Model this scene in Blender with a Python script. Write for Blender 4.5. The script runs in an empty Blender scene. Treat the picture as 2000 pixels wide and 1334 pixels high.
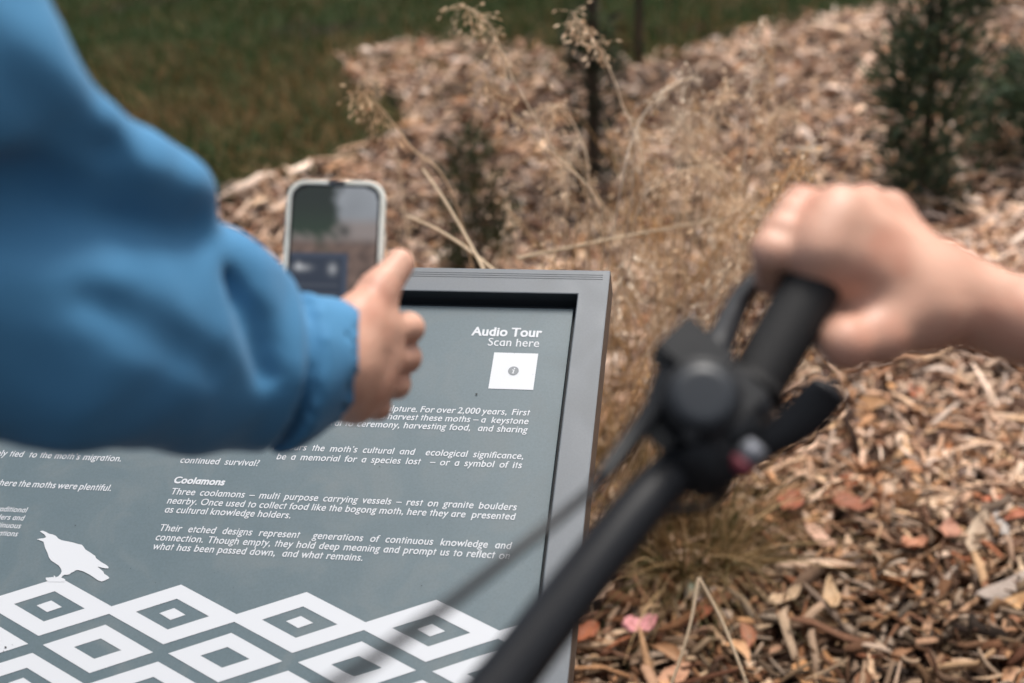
import bpy, bmesh, math, random
import numpy as np
from mathutils import Vector, Matrix

random.seed(7)
rng = np.random.default_rng(11)
rad = math.radians
SC = bpy.context.scene
COL = SC.collection

# ------------------------------------------------------------------ camera, sky, sun, exposure
F = 2642.6                       # focal length in pixels of the 2000 px wide photograph
EYE = np.array([0.0, 0.0, 1.55])
MW = np.array([[0.9981395102905466, -0.06097145231015394, 0.0],
               [-0.027727188421981824, -0.4539108258807486, 0.8906156102216426],
               [-0.054302127205305556, -0.8889586290437144, -0.4547568964068165]])  # camera (right, down, forward) -> world
cam = bpy.data.cameras.new('camera')
cam.lens = F / 2000 * 36
cam.sensor_width = 36
cam.clip_start = 0.02
cam.clip_end = 2000
cam.dof.use_dof = True
cam.dof.focus_distance = 1.45
cam.dof.aperture_fstop = 3.1
camo = bpy.data.objects.new('camera', cam)
COL.objects.link(camo)
camo.matrix_world = Matrix([[MW[0, 0], -MW[0, 1], -MW[0, 2], EYE[0]],
                            [MW[1, 0], -MW[1, 1], -MW[1, 2], EYE[1]],
                            [MW[2, 0], -MW[2, 1], -MW[2, 2], EYE[2]],
                            [0, 0, 0, 1]])
SC.camera = camo

SUN_EL, SUN_AZ = 69, 38         # azimuth clockwise from +Y
w = bpy.data.worlds.new("World")
SC.world = w
w.use_nodes = True
wn = w.node_tree
bg = wn.nodes['Background']
sky = wn.nodes.new('ShaderNodeTexSky')
sky.sky_type = 'NISHITA'
sky.sun_disc = False
sky.sun_elevation = rad(SUN_EL)
sky.sun_rotation = rad(SUN_AZ)
sky.air_density = 1.0
sky.dust_density = 6.0
sky.ozone_density = 1.0
hs = wn.nodes.new('ShaderNodeHueSaturation')
hs.inputs['Saturation'].default_value = 0.42      # cloud-covered sky: much of the blue is gone
wn.links.new(sky.outputs[0], hs.inputs['Color'])
wn.links.new(hs.outputs[0], bg.inputs[0])
bg.inputs[1].default_value = 0.13
sun = bpy.data.lights.new('sun', 'SUN')
sun.energy = 2.7
sun.angle = rad(16)
sun.color = (1.0, 0.95, 0.88)
suno = bpy.data.objects.new('sun', sun)
COL.objects.link(suno)
sd = Vector((math.sin(rad(SUN_AZ)) * math.cos(rad(SUN_EL)), math.cos(rad(SUN_AZ)) * math.cos(rad(SUN_EL)), math.sin(rad(SUN_EL))))
suno.rotation_euler = sd.to_track_quat('Z', 'Y').to_euler()
suno.location = (0, 0, 6)
SC.view_settings.view_transform = 'Standard'
SC.view_settings.look = 'None'
SC.view_settings.exposure = 0.24
SC.view_settings.gamma = 1.0
SC.view_settings.use_curve_mapping = False


def P(px, py, d):
    """world point seen at photo pixel (px, py) at depth d"""
    return MW @ np.array([(px - 1000) / F * d, (py - 667) / F * d, d]) + EYE


def G(px, py):
    """ground point seen at photo pixel"""
    r = MW @ np.array([(px - 1000) / F, (py - 667) / F, 1])
    return (r * (-EYE[2] / r[2]) + EYE)[:2]


# ------------------------------------------------------------------ helpers
def tag(o, label=None, cat=None, group=None, kind=None):
    if label: o['label'] = label
    if cat: o['category'] = cat
    if group: o['group'] = group
    if kind: o['kind'] = kind
    return o


def empty(name, loc, label, cat, group=None):
    o = bpy.data.objects.new(name, None)
    o.empty_display_size = 0.05
    COL.objects.link(o)
    o.location = loc
    return tag(o, label, cat, group)


def link(name, me, m=None, parent=None, smooth=False):
    o = bpy.data.objects.new(name, me)
    COL.objects.link(o)
    if m is not None:
        me.materials.append(m)
    if smooth:
        me.shade_smooth()
    if parent is not None:
        o.parent = parent
        off = Vector(parent_loc(parent))
        me.transform(Matrix.Translation(-off))
    return o


def parent_loc(p):
    v = Vector(p.location)
    while p.parent is not None:
        p = p.parent
        v += Vector(p.location)
    return v


def mesh_np(name, V, faces, col=None):
    """V (n,3); faces (m,k) array or list of arrays with the same/different k; col (n,3) point colours"""
    me = bpy.data.meshes.new(name)
    V = np.asarray(V, dtype=np.float32)
    if not isinstance(faces, list):
        faces = [faces]
    faces = [np.asarray(f, dtype=np.int32) for f in faces if len(f)]
    nl = sum(f.size for f in faces)
    npoly = sum(len(f) for f in faces)
    me.vertices.add(len(V))
    me.vertices.foreach_set('co', V.ravel())
    me.loops.add(nl)
    me.loops.foreach_set('vertex_index', np.concatenate([f.ravel() for f in faces]))
    me.polygons.add(npoly)
    sizes = np.concatenate([np.full(len(f), f.shape[1], np.int32) for f in faces])
    starts = np.concatenate([[0], np.cumsum(sizes)[:-1]]).astype(np.int32)
    me.polygons.foreach_set('loop_start', starts)
    me.update(calc_edges=True)
    me.validate()
    if col is not None:
        a = me.color_attributes.new('Col', 'FLOAT_COLOR', 'POINT')
        c = np.ones((len(V), 4), np.float32)
        c[:, :3] = col
        a.data.foreach_set('color', c.ravel())
    return me


class MB:
    """collects simple shapes and links them as one mesh object"""
    def __init__(s): s.bm = bmesh.new()

    def tube(s, pts, radii, seg=12, caps=True):
        pts = [Vector(p) for p in pts]
        if not hasattr(radii, '__len__'): radii = [radii] * len(pts)
        rings = []
        up = None
        for i, p in enumerate(pts):
            t = (pts[min(i + 1, len(pts) - 1)] - pts[max(i - 1, 0)]).normalized()
            if up is None:
                up = t.orthogonal().normalized()
            up = (up - t * up.dot(t)).normalized()
            b = t.cross(up)
            rings.append([s.bm.verts.new(p + (up * math.cos(a) + b * math.sin(a)) * radii[i])
                          for a in [2 * math.pi * k / seg for k in range(seg)]])
        for a, b in zip(rings, rings[1:]):
            for k in range(seg):
                s.bm.faces.new((a[k], a[(k + 1) % seg], b[(k + 1) % seg], b[k]))
        if caps:
            s.bm.faces.new(rings[0][::-1]); s.bm.faces.new(rings[-1])
        return s

    def box(s, c, x, y, z):
        """centre and three half-axis vectors"""
        c, x, y, z = map(Vector, (c, x, y, z))
        v = [s.bm.verts.new(c + x * i + y * j + z * k) for i in (-1, 1) for j in (-1, 1) for k in (-1, 1)]
        for f in ((0, 1, 3, 2), (4, 6, 7, 5), (0, 4, 5, 1), (2, 3, 7, 6), (0, 2, 6, 4), (1, 5, 7, 3)):
            s.bm.faces.new([v[i] for i in f])
        return s

    def loft(s, rings, caps=True):
        R = [[s.bm.verts.new(Vector(p)) for p in r] for r in rings]
        n = len(R[0])
        for a, b in zip(R, R[1:]):
            for k in range(n):
                s.bm.faces.new((a[k], a[(k + 1) % n], b[(k + 1) % n], b[k]))
        if caps:
            s.bm.faces.new(R[0][::-1]); s.bm.faces.new(R[-1])
        return s

    def poly(s, pts):
        s.bm.faces.new([s.bm.verts.new(Vector(p)) for p in pts])
        return s

    def build(s, name, m, parent=None, smooth=False, bevel=0):
        bmesh.ops.recalc_face_normals(s.bm, faces=s.bm.faces)
        me = bpy.data.meshes.new(name)
        s.bm.to_mesh(me); s.bm.free()
        o = link(name, me, m, parent, smooth)
        if bevel:
            b = o.modifiers.new('bevel', 'BEVEL')
            b.width = bevel; b.segments = 2; b.limit_method = 'ANGLE'; b.angle_limit = rad(40)
        return o


def spline(pts, n):
    """Catmull-Rom through points, n samples"""
    p = np.asarray(pts, float)
    q = np.vstack([2 * p[0] - p[1], p, 2 * p[-1] - p[-2]])
    out = []
    for t in np.linspace(0, len(p) - 1 - 1e-9, n):
        i = int(t); u = t - i
        a, b, c, d = q[i:i + 4]
        out.append(.5 * (2 * b + (c - a) * u + (2 * a - 5 * b + 4 * c - d) * u * u + (3 * b - a - 3 * c + d) * u ** 3))
    return np.array(out)


# ---- materials
def mat(name, color, rough=0.6, spec=0.5, noise=None, bump=None, metal=0.0, attr=False, sss=0.0, sheen=0.0, coat=0.0, transl=0.0):
    m = bpy.data.materials.new(name)
    m.use_nodes = True
    nt = m.node_tree
    b = nt.nodes['Principled BSDF']
    b.inputs['Base Color'].default_value = (*color, 1)
    b.inputs['Roughness'].default_value = rough
    b.inputs['Specular IOR Level'].default_value = spec
    b.inputs['Metallic'].default_value = metal
    if sss:
        b.inputs['Subsurface Weight'].default_value = sss
        b.inputs['Subsurface Radius'].default_value = (0.012, 0.005, 0.003)
        b.inputs['Subsurface Scale'].default_value = 0.6
    if sheen:
        b.inputs['Sheen Weight'].default_value = sheen
        b.inputs['Sheen Roughness'].default_value = 0.5
    if coat:
        b.inputs['Coat Weight'].default_value = coat
        b.inputs['Coat Roughness'].default_value = 0.1
    tc = nt.nodes.new('ShaderNodeTexCoord')
    src = None
    if attr:
        a = nt.nodes.new('ShaderNodeAttribute'); a.attribute_name = 'Col'
        src = a.outputs['Color']
        nt.links.new(src, b.inputs['Base Color'])
    if noise:
        scale, col2, lo, hi = noise[:4]
        n = nt.nodes.new('ShaderNodeTexNoise')
        n.inputs['Scale'].default_value = scale
        n.inputs['Detail'].default_value = 6
        nt.links.new(tc.outputs['Object'], n.inputs['Vector'])
        r = nt.nodes.new('ShaderNodeMapRange')
        r.inputs['From Min'].default_value = lo; r.inputs['From Max'].default_value = hi
        nt.links.new(n.outputs['Fac'], r.inputs['Value'])
        mx = nt.nodes.new('ShaderNodeMix'); mx.data_type = 'RGBA'
        mx.inputs['A'].default_value = (*color, 1)
        if src is not None:
            mx.blend_type = 'MULTIPLY'
            nt.links.new(src, mx.inputs['A'])
        mx.inputs['B'].default_value = (*col2, 1)
        nt.links.new(r.outputs[0], mx.inputs['Factor'])
        nt.links.new(mx.outputs['Result'], b.inputs['Base Color'])
    if bump:
        scale, dist = bump
        n = nt.nodes.new('ShaderNodeTexNoise')
        n.inputs['Scale'].default_value = scale; n.inputs['Detail'].default_value = 4
        nt.links.new(tc.outputs['Object'], n.inputs['Vector'])
        bp = nt.nodes.new('ShaderNodeBump')
        bp.inputs['Distance'].default_value = dist
        bp.inputs['Strength'].default_value = 0.6
        nt.links.new(n.outputs['Fac'], bp.inputs['Height'])
        nt.links.new(bp.outputs[0], b.inputs['Normal'])
    if transl:
        t = nt.nodes.new('ShaderNodeBsdfTranslucent')
        ms = nt.nodes.new('ShaderNodeMixShader'); ms.inputs[0].default_value = transl
        col_in = b.inputs['Base Color']
        if col_in.links: nt.links.new(col_in.links[0].from_socket, t.inputs[0])
        else: t.inputs[0].default_value = (*color, 1)
        out = nt.nodes['Material Output']
        nt.links.new(b.outputs[0], ms.inputs[1]); nt.links.new(t.outputs[0], ms.inputs[2])
        nt.links.new(ms.outputs[0], out.inputs['Surface'])
    return m


M = dict(
    soil=mat('soil', (0.028, 0.017, 0.012), 0.95, 0.2, noise=(9, (0.055, 0.034, 0.024), .4, .7), bump=(60, .02)),
    turf=mat('turf', (0.026, 0.036, 0.014), 0.95, 0.1, noise=(2.2, (0.075, 0.05, 0.024), .42, .72), bump=(40, .02)),
    mulch=mat('wood_mulch', (.3, .2, .14), 0.85, 0.2, attr=True, noise=(160, (.62, .56, .52), .5, .78)),
    leaf=mat('dry_leaf', (.3, .2, .14), 0.6, 0.35, attr=True, noise=(70, (.7, .6, .55), .5, .75)),
    grass=mat('grass_blade', (.05, .08, .02), 0.7, 0.2, attr=True, transl=.25),
    straw=mat('straw', (.45, .33, .18), 0.7, 0.25, attr=True, transl=.2),
    foliage=mat('foliage', (.03, .05, .02), 0.65, 0.25, attr=True, transl=.2),
    bark=mat('bark', (0.055, 0.046, 0.036), 0.9, 0.2, noise=(40, (0.10, 0.075, 0.055), .4, .7), bump=(80, .004)),
    panel=mat('printed_panel', (0.100, 0.142, 0.166), 0.42, 0.5, noise=(420, (0.088, 0.126, 0.143), .35, .7), bump=(1400, .00012)),
    frame=mat('powder_coated_steel', (0.130, 0.148, 0.168), 0.42, 0.5, noise=(500, (0.118, 0.135, 0.154), .35, .7), bump=(1600, .00015)),
    recess=mat('recess_dark', (0.030, 0.036, 0.042), 0.6, 0.4),  # one dark colour for the frame's inside walls and the back tray
    side=mat('brown_side', (0.085, 0.072, 0.064), 0.4, 0.5, noise=(60, (0.06, 0.05, 0.045), .4, .7)),
    print=mat('white_print', (0.56, 0.585, 0.625), 0.42, 0.5),
    speck=mat('dirt_speck', (0.02, 0.018, 0.016), 0.9, 0.2),
    badge=mat('badge_grey', (0.18, 0.20, 0.22), 0.45, 0.5),
    post=mat('steel_post', (0.13, 0.14, 0.16), 0.5, 0.5, noise=(300, (0.11, 0.12, 0.14), .4, .7)),
    jacket=mat('blue_jacket', (0.072, 0.245, 0.44), 0.7, 0.25, noise=(5, (0.062, 0.22, 0.415), .4, .7), bump=(420, .0006), sheen=.12),
    skin=mat('skin', (0.64, 0.37, 0.27), 0.46, 0.45, noise=(30, (0.57, 0.26, 0.18), .44, .76), bump=(260, .0009), sss=.10),
    trousers=mat('dark_trousers', (0.03, 0.035, 0.05), 0.85, 0.2, bump=(500, .0006)),
    shirt=mat('grey_shirt', (0.32, 0.33, 0.34), 0.85, 0.2, bump=(500, .0006)),
    shoe=mat('shoe', (0.04, 0.04, 0.045), 0.6, 0.4),
    hair=mat('hair', (0.05, 0.03, 0.02), 0.6, 0.3, bump=(300, .002)),
    eye=mat('eye', (0.05, 0.03, 0.02), 0.2, 0.5),
    black=mat('black_bar_paint', (0.014, 0.015, 0.018), 0.42, 0.35),
    rubber=mat('grip_rubber', (0.012, 0.012, 0.013), 0.7, 0.35, bump=(500, .0006)),
    plastic=mat('control_plastic', (0.010, 0.011, 0.013), 0.45, 0.3, noise=(200, (.018, .02, .023), .4, .7)),
    cap=mat('cap_plastic', (0.032, 0.037, 0.044), 0.40, 0.4),
    alloy=mat('alloy', (0.22, 0.23, 0.26), 0.7, 0.5, metal=1.0),
    red=mat('red_ring', (0.16, 0.025, 0.04), 0.6, 0.5),
    tyre=mat('tyre', (0.018, 0.018, 0.018), 0.85, 0.3, bump=(120, .002)),
    bikeframe=mat('bike_frame_paint', (0.03, 0.035, 0.045), 0.3, 0.5, coat=.4),
    case=mat('clear_case', (0.78, 0.78, 0.71), 0.22, 0.5, noise=(40, (.5, .5, .44), .4, .7)),
    phoneback=mat('phone_body', (0.04, 0.04, 0.045), 0.3, 0.5),
    bezel=mat('phone_bezel', (0.006, 0.006, 0.007), 0.12, 0.5),
)
# faint water marks and dust on the powder coat and the print
for nm_ in ('panel', 'frame'):
    nt = M[nm_].node_tree; b = nt.nodes['Principled BSDF']
    tc = nt.nodes.new('ShaderNodeTexCoord'); mp = nt.nodes.new('ShaderNodeMapping'); mp.inputs['Scale'].default_value = (7, 7, 3)
    n = nt.nodes.new('ShaderNodeTexNoise'); n.inputs['Scale'].default_value = 2.2; n.inputs['Detail'].default_value = 9; n.inputs['Distortion'].default_value = 1.2
    nt.links.new(tc.outputs['Object'], mp.inputs[0]); nt.links.new(mp.outputs[0], n.inputs['Vector'])
    rr_ = nt.nodes.new('ShaderNodeMapRange'); rr_.inputs['From Min'].default_value = .35; rr_.inputs['From Max'].default_value = .7; rr_.inputs['To Min'].default_value = .36; rr_.inputs['To Max'].default_value = .56
    nt.links.new(n.outputs['Fac'], rr_.inputs['Value']); nt.links.new(rr_.outputs[0], b.inputs['Roughness'])
    src = b.inputs['Base Color'].links[0].from_socket
    mx = nt.nodes.new('ShaderNodeMix'); mx.data_type = 'RGBA'; mx.inputs['B'].default_value = (.24, .235, .22, 1)
    r2 = nt.nodes.new('ShaderNodeMapRange'); r2.inputs['From Min'].default_value = .5; r2.inputs['From Max'].default_value = .8; r2.inputs['To Max'].default_value = .22
    nt.links.new(n.outputs['Fac'], r2.inputs['Value']); nt.links.new(r2.outputs[0], mx.inputs['Factor']); nt.links.new(src, mx.inputs['A'])
    nt.links.new(mx.outputs['Result'], b.inputs['Base Color'])
# the lit phone screen
m = bpy.data.materials.new('lit_screen'); m.use_nodes = True
nt = m.node_tree; b = nt.nodes['Principled BSDF']
a = nt.nodes.new('ShaderNodeAttribute'); a.attribute_name = 'Col'
b.inputs['Base Color'].default_value = (.01, .01, .012, 1)
b.inputs['Roughness'].default_value = .12
nt.links.new(a.outputs['Color'], b.inputs['Emission Color'])
b.inputs['Emission Strength'].default_value = 1.0
M['screen'] = m


# ------------------------------------------------------------------ implicit bodies (surface nets)
def cone_d(p, a, b, r0, r1):
    a = np.asarray(a, np.float32); b = np.asarray(b, np.float32)
    ab = b - a
    t = np.clip(((p - a) @ ab) / max(float(ab @ ab), 1e-12), 0, 1)
    d = np.linalg.norm(p - a - t[..., None] * ab, axis=-1)
    return d - (r0 + t * (r1 - r0))


def ell_d(p, c, R, r):
    """ellipsoid with axes as rows of R and radii r"""
    q = (p - np.asarray(c, np.float32)) @ np.asarray(R, np.float32).T / np.asarray(r, np.float32)
    k0 = np.linalg.norm(q, axis=-1)
    k1 = np.linalg.norm(q / np.asarray(r, np.float32), axis=-1)
    return k0 * (k0 - 1) / np.maximum(k1, 1e-6)


def smin(a, b, k):
    h = np.clip(.5 + .5 * (b - a) / k, 0, 1)
    return b + (a - b) * h - k * h * (1 - h)


def surface_nets(fn, lo, hi, h):
    lo = np.asarray(lo, float); hi = np.asarray(hi, float)
    n = np.ceil((hi - lo) / h).astype(int) + 1
    xs = [lo[i] + h * np.arange(n[i]) for i in range(3)]
    Fv = np.empty(n, np.float32)
    for i0 in range(0, n[0], 16):
        g = np.stack(np.meshgrid(xs[0][i0:i0 + 16], xs[1], xs[2], indexing='ij'), -1).astype(np.float32)
        Fv[i0:i0 + 16] = fn(g)
    ins = Fv < 0
    c = [ins[i:n[0] - 1 + i, j:n[1] - 1 + j, k:n[2] - 1 + k] for i in (0, 1) for j in (0, 1) for k in (0, 1)]
    s = sum(x.astype(np.int8) for x in c)
    act = (s > 0) & (s < 8)
    idx = -np.ones(act.shape, np.int64)
    cells = np.argwhere(act)
    idx[act] = np.arange(len(cells))
    corner = np.array([(i, j, k) for i in (0, 1) for j in (0, 1) for k in (0, 1)])
    val = np.stack([Fv[tuple((cells + o).T)] for o in corner], 1)
    acc = np.zeros((len(cells), 3)); cnt = np.zeros(len(cells))
    for a_ in range(8):
        for b_ in range(a_ + 1, 8):
            if abs(corner[a_] - corner[b_]).sum() != 1: continue
            va, vb = val[:, a_], val[:, b_]
            x = (va < 0) != (vb < 0)
            t = np.where(x, va / np.where(x, va - vb, 1), 0)
            acc += np.where(x[:, None], corner[a_] + t[:, None] * (corner[b_] - corner[a_]), 0)
            cnt += x
    V = lo + h * (cells + acc / cnt[:, None])
    quads = []
    for ax in range(3):
        sl0 = [slice(None)] * 3; sl1 = [slice(None)] * 3
        sl0[ax] = slice(0, -1); sl1[ax] = slice(1, None)
        A = ins[tuple(sl0)]; B = ins[tuple(sl1)]
        e = np.argwhere(A != B)
        o1, o2 = (ax + 1) % 3, (ax + 2) % 3
        ok = (e[:, o1] > 0) & (e[:, o2] > 0) & (e[:, o1] < n[o1] - 1) & (e[:, o2] < n[o2] - 1)
        e = e[ok]
        flip = A[tuple(e.T)]
        q = []
        for d1, d2 in ((-1, -1), (0, -1), (0, 0), (-1, 0)):
            cc = e.copy(); cc[:, o1] += d1; cc[:, o2] += d2
            q.append(idx[tuple(cc.T)])
        q = np.stack(q, 1)
        q[~flip] = q[~flip][:, ::-1]
        quads.append(q)
    Q = np.concatenate(quads)
    return V, Q[(Q >= 0).all(1)]


def bounds(pts, pad):
    p = np.array(pts)
    return p.min(0) - pad, p.max(0) + pad


def chain(pts, rs):
    return [(pts[i], pts[i + 1], rs[i], rs[i + 1]) for i in range(len(pts) - 1)]


def union(prims, k):
    def fn(g):
        d = None
        for a_, b_, r0, r1 in prims:
            x = cone_d(g, a_, b_, r0, r1)
            d = x if d is None else smin(d, x, k)
        return d
    return fn


def vnoise(p, s, seed=0):
    """cheap smooth noise from sines, about -1..1"""
    x, y, z = p[..., 0] * s, p[..., 1] * s, p[..., 2] * s
    return (np.sin(x * 1.0 + 1.7 * np.sin(y * .8 + seed)) + np.sin(y * 1.13 + 1.5 * np.sin(z * .9 + 2 * seed)) + np.sin(z * .93 + 1.6 * np.sin(x * .7 + 3 * seed))) / 3


# ------------------------------------------------------------------ ground
def gh(x, y):
    """height of the gently uneven bed"""
    return 0.018 * np.sin(1.7 * x + .6) * np.sin(1.3 * y + .4) + 0.010 * np.sin(4.1 * x + 1.2 * y) + .008 * np.sin(5.3 * y - 2.1 * x)


def sheet(x0, x1, y0, y1, n, dz):
    xs = np.linspace(x0, x1, n); ys = np.linspace(y0, y1, n)
    X, Y = np.meshgrid(xs, ys, indexing='ij')
    fade = np.clip((40 - np.hypot(X, Y)) / 25, 0, 1)
    V = np.stack([X, Y, gh(X, Y) * fade + dz], -1).reshape(-1, 3)
    i = np.arange(n * n).reshape(n, n)
    Fq = np.stack([i[:-1, :-1], i[1:, :-1], i[1:, 1:], i[:-1, 1:]], -1).reshape(-1, 4)
    return V, Fq


s_ = np.sinh(np.linspace(-4.2, 4.2, 181)) / np.sinh(4.2) * 400
X, Y = np.meshgrid(s_, s_ + 4, indexing='ij')
fade = np.clip((40 - np.hypot(X, Y)) / 25, 0, 1)
i = np.arange(181 * 181).reshape(181, 181)
Fq = np.stack([i[:-1, :-1], i[1:, :-1], i[1:, 1:], i[:-1, 1:]], -1).reshape(-1, 4)
me = mesh_np('ground', np.stack([X, Y, gh(X, Y) * fade], -1).reshape(-1, 3), Fq)
tag(link('ground', me, M['soil'], smooth=True), 'dark brown soil under the mulch and lawn', 'ground', kind='structure')

# edge of the lawn on the ground (photo pixel -> ground point), then the wide field beyond
edge_px = [(250, 480), (400, 408), (520, 366), (640, 324), (760, 272), (800, 220), (690, 165), (660, 112), (800, 90), (950, 94), (1080, 122), (1200, 158), (1300, 135), (1420, 82), (1600, 45), (1800, 10), (2000, -30)]
edge = np.array([G(*q) for q in edge_px])
lawn_poly = np.vstack([[-14, 3.2], [-3.2, 3.9], edge, [6, 14], [16, 22], [16, 60], [-60, 60], [-60, 3.2]])


def inside(px, py, poly):
    r = np.zeros(px.shape, bool)
    j = len(poly) - 1
    for i in range(len(poly)):
        xi, yi = poly[i]; xj, yj = poly[j]
        c = ((yi > py) != (yj > py)) & (px < (xj - xi) * (py - yi) / (yj - yi + 1e-12) + xi)
        r ^= c
        j = i
    return r


bm = bmesh.new()
bm.faces.new([bm.verts.new((x, y, 0)) for x, y in lawn_poly])
bmesh.ops.triangulate(bm, faces=bm.faces)
for _ in range(4):
    long_e = [e for e in bm.edges if e.calc_length() > .5 and min(v.co.length for v in e.verts) < 12]
    bmesh.ops.subdivide_edges(bm, edges=long_e, cuts=1)
    bmesh.ops.triangulate(bm, faces=bm.faces)
for v in bm.verts:
    f_ = min(1, max(0, (40 - math.hypot(v.co.x, v.co.y)) / 25))
    v.co.z = float(gh(v.co.x, v.co.y)) * f_ + .006
me = bpy.data.meshes.new('lawn'); bm.to_mesh(me); bm.free()
tag(link('lawn', me, M['turf'], smooth=True), 'dark green lawn turf meeting the mulch bed', 'lawn', kind='structure')


# ------------------------------------------------------------------ mulch
def pal(cols, n, sat=1.0):
    c = np.array(cols)
    a_ = c[rng.integers(0, len(c), n)]; b_ = c[rng.integers(0, len(c), n)]
    t = rng.random((n, 1)) * .5
    return (a_ * (1 - t) + b_ * t) * rng.uniform(.7, 1.25, (n, 1)) * np.array([1.04, 1.0, .96])


PALE = [(.70, .56, .45), (.62, .48, .37), (.54, .41, .33), (.66, .49, .34), (.42, .25, .15), (.72, .62, .54), (.46, .39, .35), (.28, .15, .09), (.50, .30, .17), (.13, .075, .055), (.46, .32, .24), (.18, .10, .07), (.58, .50, .44)]
WARM = [(.40, .25, .15), (.30, .155, .085), (.54, .39, .26), (.20, .10, .055), (.09, .05, .035), (.32, .175, .095), (.62, .49, .36), (.38, .33, .29), (.065, .04, .028), (.25, .105, .06), (.52, .42, .34), (.05, .03, .022), (.12, .065, .04)]


def chips(n, x0, x1, y0, y1, dens, Lm=.048, Wm=.0092, warmth=0):
    """wood slivers: bent boxes with four cross sections"""
    x = rng.uniform(x0, x1, n); y = rng.uniform(y0, y1, n)
    keep = ~inside(x, y, lawn_poly) & dens(x, y)
    x, y = x[keep], y[keep]; n = len(x)
    L = np.exp(rng.normal(np.log(Lm), .5, n)).clip(.015, .14)
    W = np.exp(rng.normal(np.log(Wm), .45, n)).clip(.003, .028)
    W = np.minimum(W, L * .6)
    T = rng.uniform(.0012, .004, n)
    bend = rng.normal(0, .10, n) * L
    yaw = rng.uniform(0, 2 * np.pi, n); pit = rng.normal(0, .30, n); rol = rng.normal(0, .55, n)
    ts = np.array([-.5, -.2, .2, .5])
    wf = np.stack([rng.uniform(.25, .9, n), rng.uniform(.8, 1.1, n), rng.uniform(.8, 1.1, n), rng.uniform(.2, .8, n)], 1)
    skew = rng.normal(0, .25, (n, 4)) * W[:, None]
    V = np.zeros((n, 4, 4, 3))
    for k in range(4):
        cx = ts[k] * L; cz = bend * (1 - 4 * ts[k] ** 2)
        for m_, (sy, sz) in enumerate(((-1, -1), (1, -1), (1, 1), (-1, 1))):
            V[:, k, m_, 0] = cx + rng.normal(0, .03, n) * L
            V[:, k, m_, 1] = sy * W * .5 * wf[:, k] + skew[:, k]
            V[:, k, m_, 2] = cz + sz * T * .5
    cr, sr = np.cos(rol), np.sin(rol); cp, sp = np.cos(pit), np.sin(pit); cy, sy_ = np.cos(yaw), np.sin(yaw)
    e = lambda a_: a_[:, None, None]
    X_, Y_, Z_ = V[..., 0], V[..., 1], V[..., 2]
    Y2, Z2 = Y_ * e(cr) - Z_ * e(sr), Y_ * e(sr) + Z_ * e(cr)
    X3, Z3 = X_ * e(cp) + Z2 * e(sp), -X_ * e(sp) + Z2 * e(cp)
    X4, Y4 = X3 * e(cy) - Y2 * e(sy_), X3 * e(sy_) + Y2 * e(cy)
    z0 = gh(x, y) + .004 + rng.uniform(0, .046, n) + (.012 if Lm > .06 else 0)
    O = np.stack([X4 + e(x), Y4 + e(y), Z3 + e(z0)], -1).reshape(-1, 3)
    base = (np.arange(n) * 16)[:, None, None]
    q = []
    for k in range(3):
        for m_ in range(4):
            m2 = (m_ + 1) % 4
            q.append([k * 4 + m_, k * 4 + m2, (k + 1) * 4 + m2, (k + 1) * 4 + m_])
    q += [[3, 2, 1, 0], [12, 13, 14, 15]]
    Q = (base + np.array(q)[None]).reshape(-1, 4)
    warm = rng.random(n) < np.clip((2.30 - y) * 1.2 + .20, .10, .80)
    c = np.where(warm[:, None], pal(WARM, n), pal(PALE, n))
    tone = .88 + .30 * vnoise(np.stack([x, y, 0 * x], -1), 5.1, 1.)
    tone *= np.where(rng.random(n) < np.clip((2.5 - y) * .55, .06, .42), rng.uniform(.25, .6, n), 1.0)      # some chips darker at random, more of them at the near end
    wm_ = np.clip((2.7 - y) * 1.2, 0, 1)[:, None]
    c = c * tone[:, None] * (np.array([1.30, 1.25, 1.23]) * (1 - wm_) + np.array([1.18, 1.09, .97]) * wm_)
    return O, Q, np.repeat(c, 16, 0)


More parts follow.
